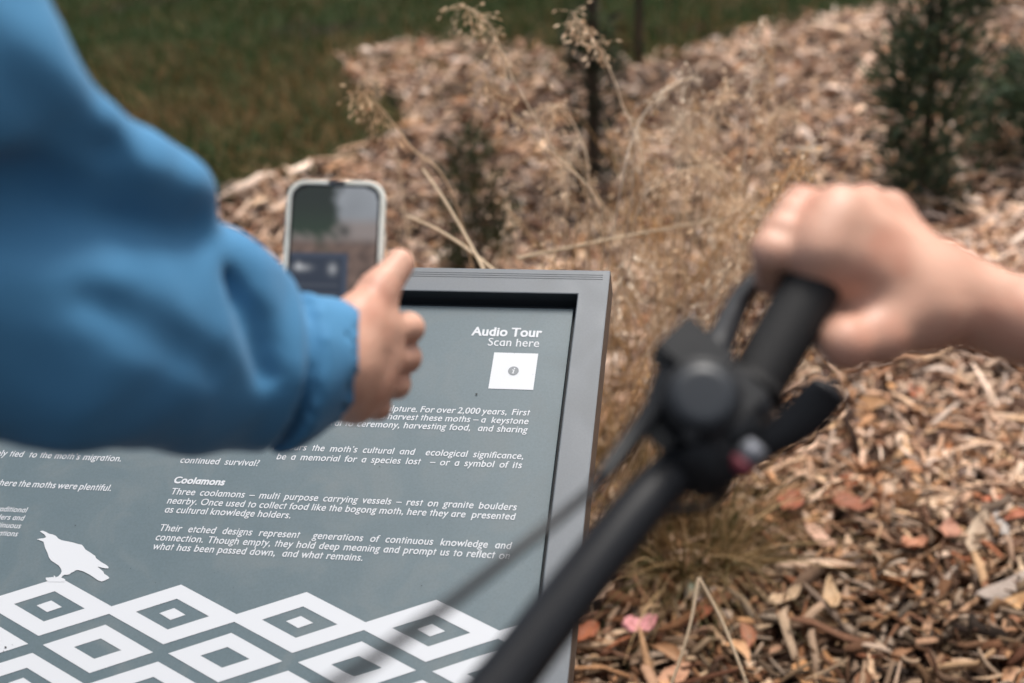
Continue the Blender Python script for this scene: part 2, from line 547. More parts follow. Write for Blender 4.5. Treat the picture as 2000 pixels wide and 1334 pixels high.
def leaves(n, x0, x1, y0, y1, dens, cols=None, Lm=.062):
    """fallen leaves: lens-shaped 5x3 sheets, folded and curled"""
    x = rng.uniform(x0, x1, n); y = rng.uniform(y0, y1, n)
    keep = ~inside(x, y, lawn_poly) & dens(x, y)
    x, y = x[keep], y[keep]; n = len(x)
    L = np.exp(rng.normal(np.log(Lm), .3, n)); W = L * rng.uniform(.22, .5, n)
    us = np.array([-.5, -.28, 0, .28, .5]); prof = np.array([.06, .75, 1, .7, .05])
    curl = rng.normal(0, .25, n) * L; fold = rng.uniform(-.1, .5, n) * W; sk = rng.normal(0, .12, n) * L
    V = np.zeros((n, 5, 3, 3))
    for k in range(5):
        for m_, s in enumerate((-1, 0, 1)):
            V[:, k, m_, 0] = us[k] * L
            V[:, k, m_, 1] = s * W * .5 * prof[k] * rng.uniform(.85, 1.15, n) + sk * (1 - 4 * us[k] ** 2)
            V[:, k, m_, 2] = curl * (us[k] ** 2 * 4 - .5) * .5 + abs(s) * fold * prof[k] + rng.normal(0, .02, n) * L
    yaw = rng.uniform(0, 2 * np.pi, n); pit = rng.normal(0, .25, n); rol = rng.normal(0, .4, n)
    cr, sr = np.cos(rol), np.sin(rol); cp, sp = np.cos(pit), np.sin(pit); cy, sy_ = np.cos(yaw), np.sin(yaw)
    e = lambda a_: a_[:, None, None]
    X_, Y_, Z_ = V[..., 0], V[..., 1], V[..., 2]
    Y2, Z2 = Y_ * e(cr) - Z_ * e(sr), Y_ * e(sr) + Z_ * e(cr)
    X3, Z3 = X_ * e(cp) + Z2 * e(sp), -X_ * e(sp) + Z2 * e(cp)
    X4, Y4 = X3 * e(cy) - Y2 * e(sy_), X3 * e(sy_) + Y2 * e(cy)
    z0 = gh(x, y) + .022 + rng.uniform(0, .025, n)
    O = np.stack([X4 + e(x), Y4 + e(y), Z3 + e(z0)], -1).reshape(-1, 3)
    g = np.arange(15).reshape(5, 3)
    q = np.stack([g[:-1, :-1], g[1:, :-1], g[1:, 1:], g[:-1, 1:]], -1).reshape(-1, 4)
    Q = ((np.arange(n) * 15)[:, None, None] + q[None]).reshape(-1, 4)
    c = pal(cols or WARM[:7] + [(.50, .27, .12), (.42, .19, .075), (.60, .40, .22), (.36, .12, .06)], n)
    return O, Q, np.repeat(c, 15, 0)


allc = lambda x, y: np.ones(x.shape, bool)
thin = lambda x, y: rng.random(x.shape) < np.clip(1.25 - (y - 4.0) * .10, .4, 1)
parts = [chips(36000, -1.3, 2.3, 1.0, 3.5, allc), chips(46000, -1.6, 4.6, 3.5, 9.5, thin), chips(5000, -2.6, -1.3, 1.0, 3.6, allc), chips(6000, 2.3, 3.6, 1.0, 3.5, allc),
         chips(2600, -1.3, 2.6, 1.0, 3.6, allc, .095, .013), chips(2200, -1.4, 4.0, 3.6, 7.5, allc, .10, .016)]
off = 0; VV, QQ, CC = [], [], []
for O, Q, c in parts:
    VV.append(O); QQ.append(Q + off); CC.append(c); off += len(O)
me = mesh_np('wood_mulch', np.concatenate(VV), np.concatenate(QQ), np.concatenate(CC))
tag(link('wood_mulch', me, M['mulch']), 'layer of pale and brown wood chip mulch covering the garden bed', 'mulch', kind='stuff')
near_leaf = lambda x, y: rng.random(x.shape) < np.clip(1.15 - (y - 1.9) * .55, .22, 1)
O, Q, c = leaves(7500, -1.6, 3.6, 1.0, 6.5, near_leaf)
me = mesh_np('leaf_litter', O, Q, c)
tag(link('leaf_litter', me, M['leaf'], smooth=True), 'brown and tan dead leaves scattered over the mulch', 'leaf litter', kind='stuff')


# single leaves and wood pieces that stand out
def big_leaf(name, px, py, L, W, yaw, col, label, cat='leaf', col2=None, curl=.25, fold=.3, prof=(.05, .6, .9, 1, .9, .6, .05), lift=.06):
    x, y = G(px, py)
    V = []; n = len(prof)
    for k in range(n):
        u = k / (n - 1) - .5
        for s in (-1, -.5, 0, .5, 1):
            wob = 1 + .12 * math.sin(7 * u + 3 * s)
            V.append((u * L, s * W * .5 * prof[k] * wob, curl * L * (u * u * 4 - .4) * .35 + fold * W * abs(s) ** 1.5 * prof[k] * .5 + .006 * math.sin(9 * u + 4 * s)))
    V = np.array(V)
    cy, sy_ = math.cos(yaw), math.sin(yaw)
    c = np.tile(col, (len(V), 1))
    if col2 is not None:
        t = ((V[:, :1] / L) + .5)
        c = c * (1 - t) + np.array(col2) * t
    V = np.stack([V[:, 0] * cy - V[:, 1] * sy_, V[:, 0] * sy_ + V[:, 1] * cy, V[:, 2]], -1)
    g = np.arange(n * 5).reshape(n, 5)
    q = np.stack([g[:-1, :-1], g[1:, :-1], g[1:, 1:], g[:-1, 1:]], -1).reshape(-1, 4)
    me = mesh_np(name, V, q, c)
    o = link(name, me, M['leaf'], smooth=True)
    o.location = (x, y, float(gh(x, y)) + lift)
    md = o.modifiers.new('thickness', 'SOLIDIFY'); md.thickness = .0008
    tag(o, label, cat, 'fallen leaves on the mulch')
    return o


big_leaf('fallen_leaf', 1250, 1283, .062, .045, .2, (.62, .27, .28), 'pink curled fallen leaf beside the lower corner of the sign', curl=.6, fold=.35)
big_leaf('fallen_leaf', 1368, 1212, .065, .060, 1.9, (.52, .30, .30), 'broad fallen leaf fading from pink to grey green below the tussock', col2=(.24, .30, .22), curl=.3, fold=.2)
big_leaf('fallen_leaf', 1597, 1088, .088, .034, -1.15, (.60, .38, .28), 'long smooth pinkish tan leaf pointing down in the open mulch', curl=.2, fold=.25, prof=(.1, .55, .8, .95, 1, .8, .3))
big_leaf('fallen_leaf', 1165, 1218, .075, .045, .6, (.58, .40, .28), 'pale peach leaf touching the side of the sign', curl=.35, fold=.5, prof=(.05, .3, .6, 1, .9, .7, .2))
big_leaf('fallen_leaf', 1140, 1300, .065, .05, .5, (.30, .09, .035), 'rusty red leaf lying under the pale peach leaf', curl=.2, fold=.3)
big_leaf('fallen_leaf', 1660, 1020, .085, .055, -.4, (.26, .09, .045), 'dark red brown leaf just above the long tan leaf', curl=.3, fold=.3)
big_leaf('fallen_leaf', 1545, 1015, .07, .055, .9, (.33, .10, .05), 'rust coloured leaf at the outer edge of the tussock', curl=.3, fold=.4)
big_leaf('fallen_leaf', 1780, 1110, .052, .034, .1, (.45, .20, .11), 'small rounded orange brown leaf among grey chips', curl=.5, fold=.5)
big_leaf('fallen_leaf', 1850, 1085, .055, .045, 1.1, (.42, .20, .13), 'salmon brown leaf resting against the grey wood piece', curl=.5, fold=.3)
big_leaf('fallen_leaf', 1620, 1220, .085, .030, 1.4, (.46, .31, .18), 'narrow twisted straw brown leaf near the bottom edge', curl=.7, fold=.8)
big_leaf('fallen_leaf', 1530, 1222, .075, .028, .5, (.50, .35, .22), 'curved light tan leaf below the tussock tips', curl=.5, fold=.6)


def wood_piece(px, py, L, W, T, yaw, col, label, lift=.04, pitch=.05):
    x, y = G(px, py)
    mb = MB()
    rings = []
    for k, t in enumerate(np.linspace(-.5, .5, 8)):
        wv = W * (.55 + .45 * math.cos(t * 2.4)) * (1 + .12 * math.sin(5 * t + px))
        tv = T * (.6 + .4 * math.cos(t * 2.6))
        cy_ = .05 * L * math.sin(3 * t + py)
        rings.append([(t * L + .006 * math.sin(3 * a_ + k), cy_ + wv * .5 * math.cos(a_), tv * .5 * math.sin(a_) * (1 + .2 * math.sin(4 * a_ + k))) for a_ in np.linspace(0, 2 * math.pi, 10, endpoint=False)])
    mb.loft(rings)
    me = bpy.data.meshes.new('wood_piece'); bmesh.ops.recalc_face_normals(mb.bm, faces=mb.bm.faces); mb.bm.to_mesh(me); mb.bm.free()
    a_ = me.color_attributes.new('Col', 'FLOAT_COLOR', 'POINT')
    a_.data.foreach_set('color', np.tile((*col, 1), (len(me.vertices), 1)).astype(np.float32).ravel())
    o = link('wood_piece', me, M['mulch'])
    o.location = (x, y, float(gh(x, y)) + lift)
    o.rotation_euler = (.1, pitch, yaw)
    return tag(o, label, 'wood chip', 'large wood pieces on the mulch')


wood_piece(1965, 1185, .135, .042, .016, .62, (.34, .28, .24), 'large weathered grey wood slab, biggest piece on the mulch')
wood_piece(1948, 1055, .085, .024, .012, 1.35, (.40, .36, .33), 'short upright grey wood strip above the large slab')
wood_piece(1830, 870, .16, .012, .009, -.03, (.22, .14, .11), 'long thin dark stick lying level across the chips')
wood_piece(1850, 1165, .13, .010, .009, 1.0, (.33, .26, .21), 'thin brown stick sloping beside the large slab')
wood_piece(1560, 318, .16, .03, .014, .1, (.55, .45, .34), 'pale wood strip lying behind the tall dry grass')


# ------------------------------------------------------------------ blades
def ribbons(base, dirs, length, width, droop, cols, seg=5, wob=.0, tip=.15):
    """flat curved ribbons; base (n,3), dirs (n,3) unit start direction, droop metres at tip (downwards)"""
    n = len(base)
    t = np.linspace(0, 1, seg + 1)
    side = np.cross(dirs, rng.normal(size=(n, 3)))
    side /= np.linalg.norm(side, axis=1, keepdims=True) + 1e-9
    bendv = rng.normal(size=(n, 3)) * wob
    V = np.zeros((n, seg + 1, 2, 3))
    for k, tt in enumerate(t):
        c = base + dirs * (length * tt)[:, None] + bendv * (length * tt * tt)[:, None]
        c[:, 2] -= droop * tt ** 2.2
        wv = width * (1 - (1 - tip) * tt ** 1.5)
        V[:, k, 0] = c - side * wv[:, None] * .5
        V[:, k, 1] = c + side * wv[:, None] * .5
    V[..., 2] = np.maximum(V[..., 2], gh(V[..., 0], V[..., 1]) + .003)
    g = np.arange((seg + 1) * 2).reshape(seg + 1, 2)
    q = np.stack([g[:-1, 0], g[1:, 0], g[1:, 1], g[:-1, 1]], -1)
    Q = ((np.arange(n) * (seg + 1) * 2)[:, None, None] + q[None]).reshape(-1, 4)
    return V.reshape(-1, 3), Q, np.repeat(cols, (seg + 1) * 2, 0)


def unit(v): return v / (np.linalg.norm(v, axis=-1, keepdims=True) + 1e-9)


# lawn blades
LG = [(.036, .076, .021), (.028, .064, .019), (.046, .086, .024), (.055, .080, .026), (.036, .062, .024), (.10, .075, .03), (.15, .10, .045)]
N = 120000
x = rng.uniform(-4.2, 2.6, N); y = 3.7 + 9.5 * rng.random(N) ** 1.25
k = inside(x + rng.normal(0, .07, N), y + rng.normal(0, .09, N), lawn_poly) & (np.abs(x) < .5 * y + .9)
x, y = x[k], y[k]; N = len(x)
L = rng.uniform(.05, .13, N) * (1 + .5 * np.clip(vnoise(np.stack([x, y, 0 * x], -1), 2.3, 2), 0, 1))
d = unit(np.stack([rng.normal(0, .45, N), rng.normal(0, .45, N), np.ones(N)], -1))
c = pal(LG[:5], N)
edgy = np.exp(-((y - 5.2) / .9) ** 2) * (.5 + .5 * vnoise(np.stack([x, y, 0 * x], -1), 2.6, 5)) + .08
dry = rng.random(N) < np.clip(edgy * .70, .04, .55)
c[dry] = pal([(.26, .15, .065), (.18, .10, .045), (.30, .19, .09), (.14, .09, .035)], dry.sum())
me = mesh_np('grass', *ribbons(np.stack([x, y, gh(x, y)], -1), d, L, np.full(N, .006), L * rng.uniform(0, .5, N), c, seg=3, wob=.2))
tag(link('grass', me, M['grass']), 'dark green lawn grass with brown patches behind the bed', 'grass', kind='stuff')

STRAW = [(.80, .64, .47), (.70, .51, .33), (.86, .73, .58), (.60, .37, .18), (.76, .60, .43)]
GREENB = [(.15, .15, .055), (.22, .19, .08), (.09, .115, .045), (.32, .22, .10), (.46, .31, .16), (.24, .15, .075)]


def seed_head(path, r, n, spread, size):
    """small spikelets along a stem path, on short branches"""
    V, Q, off = [], [], 0
    for j in range(n):
        t = 1 - (j / n) * r
        i = min(int(t * (len(path) - 1)), len(path) - 2)
        p = path[i] + (path[i + 1] - path[i]) * (t * (len(path) - 1) - i)
        for _ in range(3):
            br = unit(rng.normal(size=3) + np.array([0, 0, .1])) * spread * rng.uniform(.3, 1)
            br[2] -= abs(spread) * .35
            q = p + br
            for (u0, u1, wv) in ((p, q, .0008), (q, q + unit(br + np.array([0, 0, -.01]) + rng.normal(size=3) * .004) * size, .0026)):
                dv = u1 - u0
                for sd_ in (np.cross(dv, [0, 0, 1.]), np.cross(dv, [1., .3, 0])):
                    sd_ = unit(sd_) * wv
                    mid = (u0 + u1) / 2
                    V += [u0, mid + sd_, u1, mid - sd_]
                    Q.append([off, off + 1, off + 2, off + 3]); off += 4
    return np.array(V), np.array(Q)


def merge(lst):
    off = 0; A, B, C_ = [], [], []
    for V, Q, c in lst:
        A.append(V); B.append(Q + off); C_.append(c); off += len(V)
    return np.concatenate(A), np.concatenate(B), np.concatenate(C_)


def round_stems(paths, r0, r1, cols):
    out = []
    for p, c in zip(paths, cols):
        p = np.asarray(p); n = len(p)
        tn = unit(np.gradient(p, axis=0))
        a_ = unit(np.cross(tn, np.array([.3, 1., .1]))); b_ = np.cross(tn, a_)
        rr = np.linspace(r0, r1, n)[:, None]
        V = np.stack([p + (a_ * math.cos(h_) + b_ * math.sin(h_)) * rr for h_ in (0, 2.09, 4.19)], 1).reshape(-1, 3)
        g = np.arange(n * 3).reshape(n, 3)
        q = np.concatenate([np.stack([g[:-1, k_], g[:-1, (k_ + 1) % 3], g[1:, (k_ + 1) % 3], g[1:, k_]], -1) for k_ in range(3)])
        out.append((V, q, np.tile(c, (len(V), 1))))
    return merge(out)


def tuft(name, px, py, n, length, spread, cols, label, cat, group, width=.0026, droop=.35, radius=.05, matn='straw', heads=(), head_spread=.022, head_size=.012, bias=(0, 0), fuzz=0, ftip=None, stalks=0):
    x0, y0 = G(px, py)
    root = empty(name, (x0, y0, float(gh(x0, y0))), label, cat, group)
    ang = rng.uniform(0, 2 * np.pi, n); rr = radius * np.sqrt(rng.random(n))
    bx, by = x0 + rr * np.cos(ang), y0 + rr * np.sin(ang)
    base = np.stack([bx, by, gh(bx, by)], -1)
    d = unit(np.stack([np.cos(ang) * spread * rng.random(n) + bias[0] + rng.normal(0, .12, n), np.sin(ang) * spread * rng.random(n) + bias[1] + rng.normal(0, .12, n), np.ones(n)], -1))
    L = length * rng.uniform(.35, 1.0, n)
    me = mesh_np('blades', *ribbons(base, d, L, width * rng.uniform(.5, 1.2, n), L * droop * rng.uniform(.2, 1.4, n), pal(cols, n), seg=7, wob=.18))
    link('blades', me, M[matn], root)
    paths, sc_ = [], []
    seeds = []
    for pts in heads:
        p = spline(pts, 26)
        p = p + np.outer(np.linspace(0, 1, 26), rng.normal(0, .004, 3))
        paths.append(p); c = np.array(STRAW[rng.integers(0, 5)]); sc_.append(c)
        V, Q = seed_head(p, .36, 20, head_spread, head_size)
        seeds.append((V, Q, np.tile(c * rng.uniform(.9, 1.2), (len(V), 1))))
    for _ in range(fuzz):
        a_ = rng.uniform(0, 2 * np.pi); sp_ = rng.uniform(.05, spread * .8)
        b0 = np.array([x0 + rng.normal(0, radius * .6), y0 + rng.normal(0, radius * .6), float(gh(x0, y0))])
        hgt = (ftip or length) * rng.uniform(.5, 1.0)
        dv = np.array([math.cos(a_) * sp_ + bias[0], math.sin(a_) * sp_ + bias[1], 1.])
        tipv = b0 + dv * hgt; tipv[2] -= .12 * hgt * rng.random()
        mid = b0 + dv * hgt * .55 + rng.normal(0, .01, 3); mid[2] += .04
        p = spline([b0, mid, tipv], 20)
        paths.append(p); c = np.array(STRAW[rng.integers(0, 5)]); sc_.append(c)
        V, Q = seed_head(p, .42, 13, head_spread, head_size)
        seeds.append((V, Q, np.tile(c * rng.uniform(.9, 1.25), (len(V), 1))))
    for _ in range(stalks):                          # bare golden stems
        a_ = rng.uniform(0, 2 * np.pi); sp_ = rng.uniform(.05, spread * .9)
        b0 = np.array([x0 + rng.normal(0, radius * .7), y0 + rng.normal(0, radius * .7), float(gh(x0, y0))])
        hgt = (ftip or length) * rng.uniform(.35, .9)
        tipv = b0 + np.array([math.cos(a_) * sp_ + bias[0], math.sin(a_) * sp_ + bias[1], 1.]) * hgt
        mid = (b0 + tipv) / 2 + rng.normal(0, .018, 3)
        paths.append(spline([b0, mid, tipv + [0, 0, -.1 * hgt * rng.random()]], 14))
        sc_.append(np.array([(.72, .50, .27), (.80, .64, .45), (.62, .38, .18)][rng.integers(0, 3)]))
    if paths:
        V, Q, c = round_stems(paths, .0022, .0011, sc_)
        link('stems', mesh_np('stems', V, Q, c), M['straw'], root)
        V, Q, c = merge(seeds)
        link('seed_heads', mesh_np('seed_heads', V, Q, c), M['straw'], root)
    return root


def gp(px, py):
    x_, y_ = G(px, py)
    return np.array([x_, y_, float(gh(x_, y_))])


GRP = 'grass tufts growing in the mulch'
PAN = dict(head_spread=.042, head_size=.013, width=.0026)
tuft('dry_grass', 1300, 930, 40, .50, .75, STRAW, 'tall airy dry grass with two straight stalks, in the bed right of the sign', 'grass tuft', GRP, droop=.25, radius=.15, fuzz=24, stalks=46, bias=(.10, .12), ftip=.80, **PAN,
     heads=[[gp(1330, 930), P(1430, 480, 2.60), P(1470, 200, 2.58), P(1490, 32, 2.58)], [gp(1345, 930), P(1470, 340, 2.65), P(1522, 78, 2.62)]] + [[gp(1300 + 9 * k_, 930), P(1300 + (tx - 1300) * .35, 930 + (ty - 930) * .5, 2.62), P(1300 + (tx - 1300) * .75, 930 + (ty - 930) * .88, 2.55), P(tx, ty, 2.5)] for k_, (tx, ty) in enumerate(((1240, 230), (1300, 330), (1345, 215), (1395, 300), (1425, 165), (1470, 390), (1545, 185), (1575, 300), (1270, 420), (1520, 430)))])
tuft('dry_grass', 1080, 1040, 40, .60, .6, STRAW, 'dry grass behind the sign with several arching seed plumes', 'grass tuft', GRP, droop=.2, radius=.12, fuzz=16, stalks=14, bias=(.10, 0), ftip=.92, **PAN,
     heads=[[gp(1100, 1040), P(1180, 480, 2.28), P(1085, 300, 2.25), P(1000, 150, 2.25), P(955, 45, 2.25), P(895, 8, 2.25)],
            [gp(1120, 1040), P(1235, 380, 2.30), P(1215, 190, 2.28), P(1165, 75, 2.28), P(1122, 14, 2.28)],
            [gp(1090, 1040), P(1150, 440, 2.32), P(1040, 275, 2.30), P(965, 190, 2.30), P(930, 140, 2.30)],
            [gp(1110, 1040), P(1200, 430, 2.35), P(1240, 250, 2.35), P(1300, 170, 2.35), P(1345, 150, 2.33)],
            [gp(1110, 1040), P(1150, 420, 2.4), P(1130, 260, 2.4), P(1085, 205, 2.4), P(1050, 215, 2.4)],
            [gp(1115, 1040), P(1230, 470, 2.4), P(1290, 360, 2.4), P(1370, 330, 2.4), P(1420, 365, 2.4)]])
tuft('dry_grass', 1400, 600, 40, .42, .85, STRAW, 'dry grass clump farther back between the sapling and the tall shrub', 'grass tuft', GRP, droop=.25, radius=.20, fuzz=24, stalks=24, ftip=.62, **PAN)
tuft('dry_grass', 940, 960, 40, .58, .7, STRAW + GREENB[3:5], 'sparse dry grass leaning left above the top edge of the sign', 'grass tuft', GRP, droop=.2, radius=.07, fuzz=4, bias=(-.25, .05), ftip=.75, **PAN,
     heads=[[gp(1000, 960), P(900, 430, 2.35), P(800, 290, 2.35), P(740, 215, 2.35), P(695, 187, 2.35)]])
tuft('tussock', 1340, 1115, 900, .46, 1.25, [(.13, .085, .04), (.09, .075, .03), (.20, .125, .06), (.06, .075, .028), (.15, .10, .045), (.34, .23, .11), (.58, .42, .24)], 'low brown green grass tussock beside the right edge of the sign', 'grass tuft', GRP, width=.0036, droop=.62, radius=.075, matn='grass')
tuft('tussock', 1222, 930, 230, .32, .6, GREENB + STRAW[3:], 'upright yellow green grass growing against the side of the sign', 'grass tuft', GRP, width=.0028, droop=.3, radius=.06, matn='grass')
# a few bent straw stalks lying across the tussock
x0, y0 = G(1360, 1140)
for pts, lb in (([P(1364, 1128, 2.02), P(1345, 1230, 2.0), P(1312, 1334, 1.98), P(1290, 1400, 1.97)], 'straight straw stalk dropping from the tussock to the bottom edge'),
                ([P(1364, 1128, 2.02), P(1410, 1215, 2.02), P(1452, 1320, 2.0), P(1470, 1380, 2.0)], 'straw stalk bending right from the same joint in the tussock'),
                ([P(1010, 505, 2.3), P(1180, 470, 2.35), P(1300, 447, 2.4), P(1410, 428, 2.45)], 'long straw stalk leaning level across the dry grass'),
                ([P(1010, 570, 2.15), P(930, 500, 2.2), P(860, 452, 2.25), P(795, 422, 2.3)], 'thick straw stalk rising left from behind the top edge of the sign'),
                ([P(960, 560, 2.1), P(925, 490, 2.15), P(870, 395, 2.2), P(825, 330, 2.25)], 'slender straw stalk beside the green weed above the sign')):
    V, Q, c = round_stems([spline(pts, 18)], .0036, .0022, [np.array((.72, .57, .40))])
    o = link('straw_stalk', mesh_np('straw_stalk', V, Q, c), M['straw'])
    tag(o, lb, 'straw stalk', 'loose straw stalks')


# ------------------------------------------------------------------ shrubs and saplings
def leafy(name, n, base, h0, h1, rad_fn, size, cols, parent, matn='foliage', up=.6, clump=None):
    """many narrow leaves through a crown volume, in sprays"""
    m_ = max(8, n // 14)
    hz = rng.uniform(h0, h1, m_); a_ = rng.uniform(0, 2 * np.pi, m_); rr = np.sqrt(rng.random(m_)) * np.array([rad_fn(q) for q in hz])
    cx = base[0] + rr * np.cos(a_); cy = base[1] + rr * np.sin(a_); cz = base[2] + hz
    tone = rng.uniform(.55, 1.45, m_)
    idx = rng.integers(0, m_, n)
    c0 = np.stack([cx, cy, cz], -1)[idx] + rng.normal(0, size * .55, (n, 3))
    outv = np.stack([np.cos(a_), np.sin(a_), np.full(m_, up)], -1)[idx]
    d = unit(outv + rng.normal(0, .5, (n, 3)))
    L = size * rng.uniform(.6, 1.3, n)
    V, Q, c = ribbons(c0, d, L, L * rng.uniform(.12, .22, n), L * .2, pal(cols, n) * tone[idx][:, None], seg=2, wob=.15)
    return link(name, mesh_np(name, V, Q, c), M[matn], parent)


def sapling(px, py, h, r, label, lean=(0, 0), trunk_mat='bark', low=True):
    x0, y0 = G(px, py); z0 = float(gh(x0, y0))
    root = empty('young_tree', (x0, y0, z0), label, 'tree', 'young trees in the bed')
    pts = [(x0, y0, z0 - .02), (x0 + lean[0] * .3 + .01, y0, z0 + h * .3), (x0 + lean[0] * .6 - .008, y0 + lean[1] * .5, z0 + h * .62), (x0 + lean[0], y0 + lean[1], z0 + h)]
    mb = MB(); mb.tube(spline(pts, 14), list(np.linspace(r, r * .35, 14)), 10)
    for _ in range(7):
        t = rng.uniform(.5, .95); p = np.array(pts[0]) * (1 - t) + np.array(pts[-1]) * t
        a_ = rng.uniform(0, 6.28)
        e_ = p + np.array([math.cos(a_), math.sin(a_), .9]) * h * .16
        mb.tube([p, (p + e_) / 2 + [0, 0, -.02], e_], [r * .35, r * .25, r * .12], 6)
    mb.build('trunk', M[trunk_mat], root, smooth=True)
    leafy('crown', 1500, (x0 + lean[0], y0 + lean[1], z0), h * .55, h * 1.15, lambda q: .3 * h * (1 - abs(q / h - .85)), .07, [(.03, .055, .02), (.045, .07, .025), (.025, .04, .018)], root)
    return root, (x0, y0, z0)


r_, b_ = sapling(1160, 362, 2.2, .022, 'slim dark sapling with leafy growth round its foot behind the dry grass')
leafy('basal_shoots', 900, b_, .0, .55, lambda q: .10 * (1.0 - q), .05, [(.022, .035, .018), (.03, .045, .022), (.018, .026, .016)], r_)
sapling(1247, 150, 2.4, .017, 'thinner reddish brown sapling at the far edge of the bed')


def shrub(px, py, h, r0, label, n, size, cols, shape):
    x0, y0 = G(px, py); z0 = float(gh(x0, y0))
    root = empty('shrub', (x0, y0, z0), label, 'shrub', 'dark green shrubs in the bed')
    mb = MB()
    for _ in range(6):
        a_ = rng.uniform(0, 6.28); s = rng.uniform(.1, .5) * r0
        mb.tube(spline([(x0, y0, z0 - .02), (x0 + math.cos(a_) * s * .4, y0 + math.sin(a_) * s * .4, z0 + h * .4), (x0 + math.cos(a_) * s, y0 + math.sin(a_) * s, z0 + h * .8)], 8), list(np.linspace(.008, .003, 8)), 7)
    mb.build('stems', M['bark'], root, smooth=True)
    leafy('foliage', n, (x0, y0, z0), .02, h, lambda q: r0 * shape(q / h), size, cols, root, up=1.0)
    return root


DK = [(.050, .085, .050), (.070, .105, .058), (.036, .062, .040), (.090, .125, .066)]
shrub(1800, 392, 1.0, .105, 'tall narrow dark green shrub right of the dry grass', 3300, .06, DK, lambda t: .35 + .9 * math.sin(min(1, t * 1.3 + .15) * 2.2))
shrub(2010, 318, .36, .24, 'low spreading dark green shrub at the right edge behind the tall one', 1700, .06, DK, lambda t: 1.1 - .7 * t)
x0, y0 = G(935, 545); z0 = float(gh(x0, y0))
root = empty('green_weed', (x0, y0, z0), 'wispy olive green weed with fine upright sprigs behind the sign', 'weed')
mb = MB()
for k_ in range(9):
    a_ = rng.uniform(0, 6.28); s = rng.uniform(.02, .09)
    mb.tube(spline([(x0, y0, z0 - .01), (x0 + math.cos(a_) * s * .5, y0 + math.sin(a_) * s * .5, z0 + .17), (x0 + math.cos(a_) * s, y0 + math.sin(a_) * s, z0 + rng.uniform(.28, .42))], 8), list(np.linspace(.003, .001, 8)), 5)
mb.build('stems', M['bark'], root)
leafy('leaves', 1500, (x0, y0, z0), .03, .44, lambda q: .12 - .16 * q, .034, [(.035, .05, .022), (.045, .055, .022), (.06, .07, .03)], root, up=1.2)

# ------------------------------------------------------------------ the sign
US = .13337945153137026
SR = np.array([[0.9854777278117125, -0.12286491586197978, 0.11720861929603729],
               [0.02566926813906771, 0.7901153238387787, 0.612420495826364],
               [-0.1678533188836593, -0.6005180992153639, 0.7817949065160021]])
ST = np.array([-3.5460543, 2.03053, 10.3708]) * US
ST = np.array([-0.47297, 0.27083, 1.38325])


def S(u, v, n=0.0):
    """panel coordinates: u right, v down the slope (pattern units), n metres out of the panel -> world"""
    return MW @ (ST + SR @ np.array([u * US, v * US, -n])) + EYE


def uv(px, py):
    """panel coordinates of a photo pixel"""
    r = np.array([(px - 1000) / F, (py - 667) / F, 1]); nn = SR[:, 2]
    q = SR.T @ (r * ((nn @ ST) / (nn @ r)) - ST) / US
    return q[0], q[1]


U0, U1, V0, V1 = -5.2, 4.052, -3.383, 1.52          # outer frame
BW = .262                                           # face width of the frame bars
c_ = S((U0 + U1) / 2, (V0 + V1) / 2)
sign = empty('interpretive_sign', (c_[0], c_[1], 0), 'grey metal lectern sign with white text, a crow and a diamond pattern', 'sign')
TF = .016
mb = MB()
ou = [(U0, V0), (U1, V0), (U1, V1), (U0, V1)]
iu = [(U0 + BW, V0 + BW + .01), (U1 - BW, V0 + BW + .01), (U1 - BW, V1 - BW), (U0 + BW, V1 - BW)]
bmv = mb.bm.verts.new
A_ = [bmv(Vector(S(*q, TF))) for q in ou]; B_ = [bmv(Vector(S(*q, TF))) for q in iu]
C2 = [bmv(Vector(S(*q, -.004))) for q in iu]; D2 = [bmv(Vector(S(*q, -.026))) for q in ou]; E2 = [bmv(Vector(S(*q, -.026))) for q in iu]
for k in range(4):
    j = (k + 1) % 4
    mb.bm.faces.new((A_[k], A_[j], B_[j], B_[k]))
    mb.bm.faces.new((A_[k], D2[k], D2[j], A_[j]))
    mb.bm.faces.new((D2[k], E2[k], E2[j], D2[j]))
    mb.bm.faces.new((B_[k], B_[j], C2[j], C2[k]))
    mb.bm.faces.new((C2[k], C2[j], E2[j], E2[k]))
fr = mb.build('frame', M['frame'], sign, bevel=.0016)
# inside walls of the frame take the dark colour, side faces the brown-grey one
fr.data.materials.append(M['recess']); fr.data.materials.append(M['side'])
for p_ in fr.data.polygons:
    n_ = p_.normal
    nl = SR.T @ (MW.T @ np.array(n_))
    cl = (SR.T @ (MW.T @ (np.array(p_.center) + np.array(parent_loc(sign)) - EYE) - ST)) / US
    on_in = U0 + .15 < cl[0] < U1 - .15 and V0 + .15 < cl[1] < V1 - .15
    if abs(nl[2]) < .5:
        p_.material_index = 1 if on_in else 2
# fine extrusion lines on the top bar
mb = MB()
for k, vv in enumerate((.055, .078, .102)):
    mb.box(S((U0 + U1) / 2, V0 + vv, TF + .0001), (np.array(S(1, 0)) - S(0, 0)) * (U1 - U0 - .12) / 2, (np.array(S(0, 1)) - S(0, 0)) * .0035, (np.array(S(0, 0, 1)) - S(0, 0)) * .00035)
mb.build('extrusion_lines', M['frame'], sign)
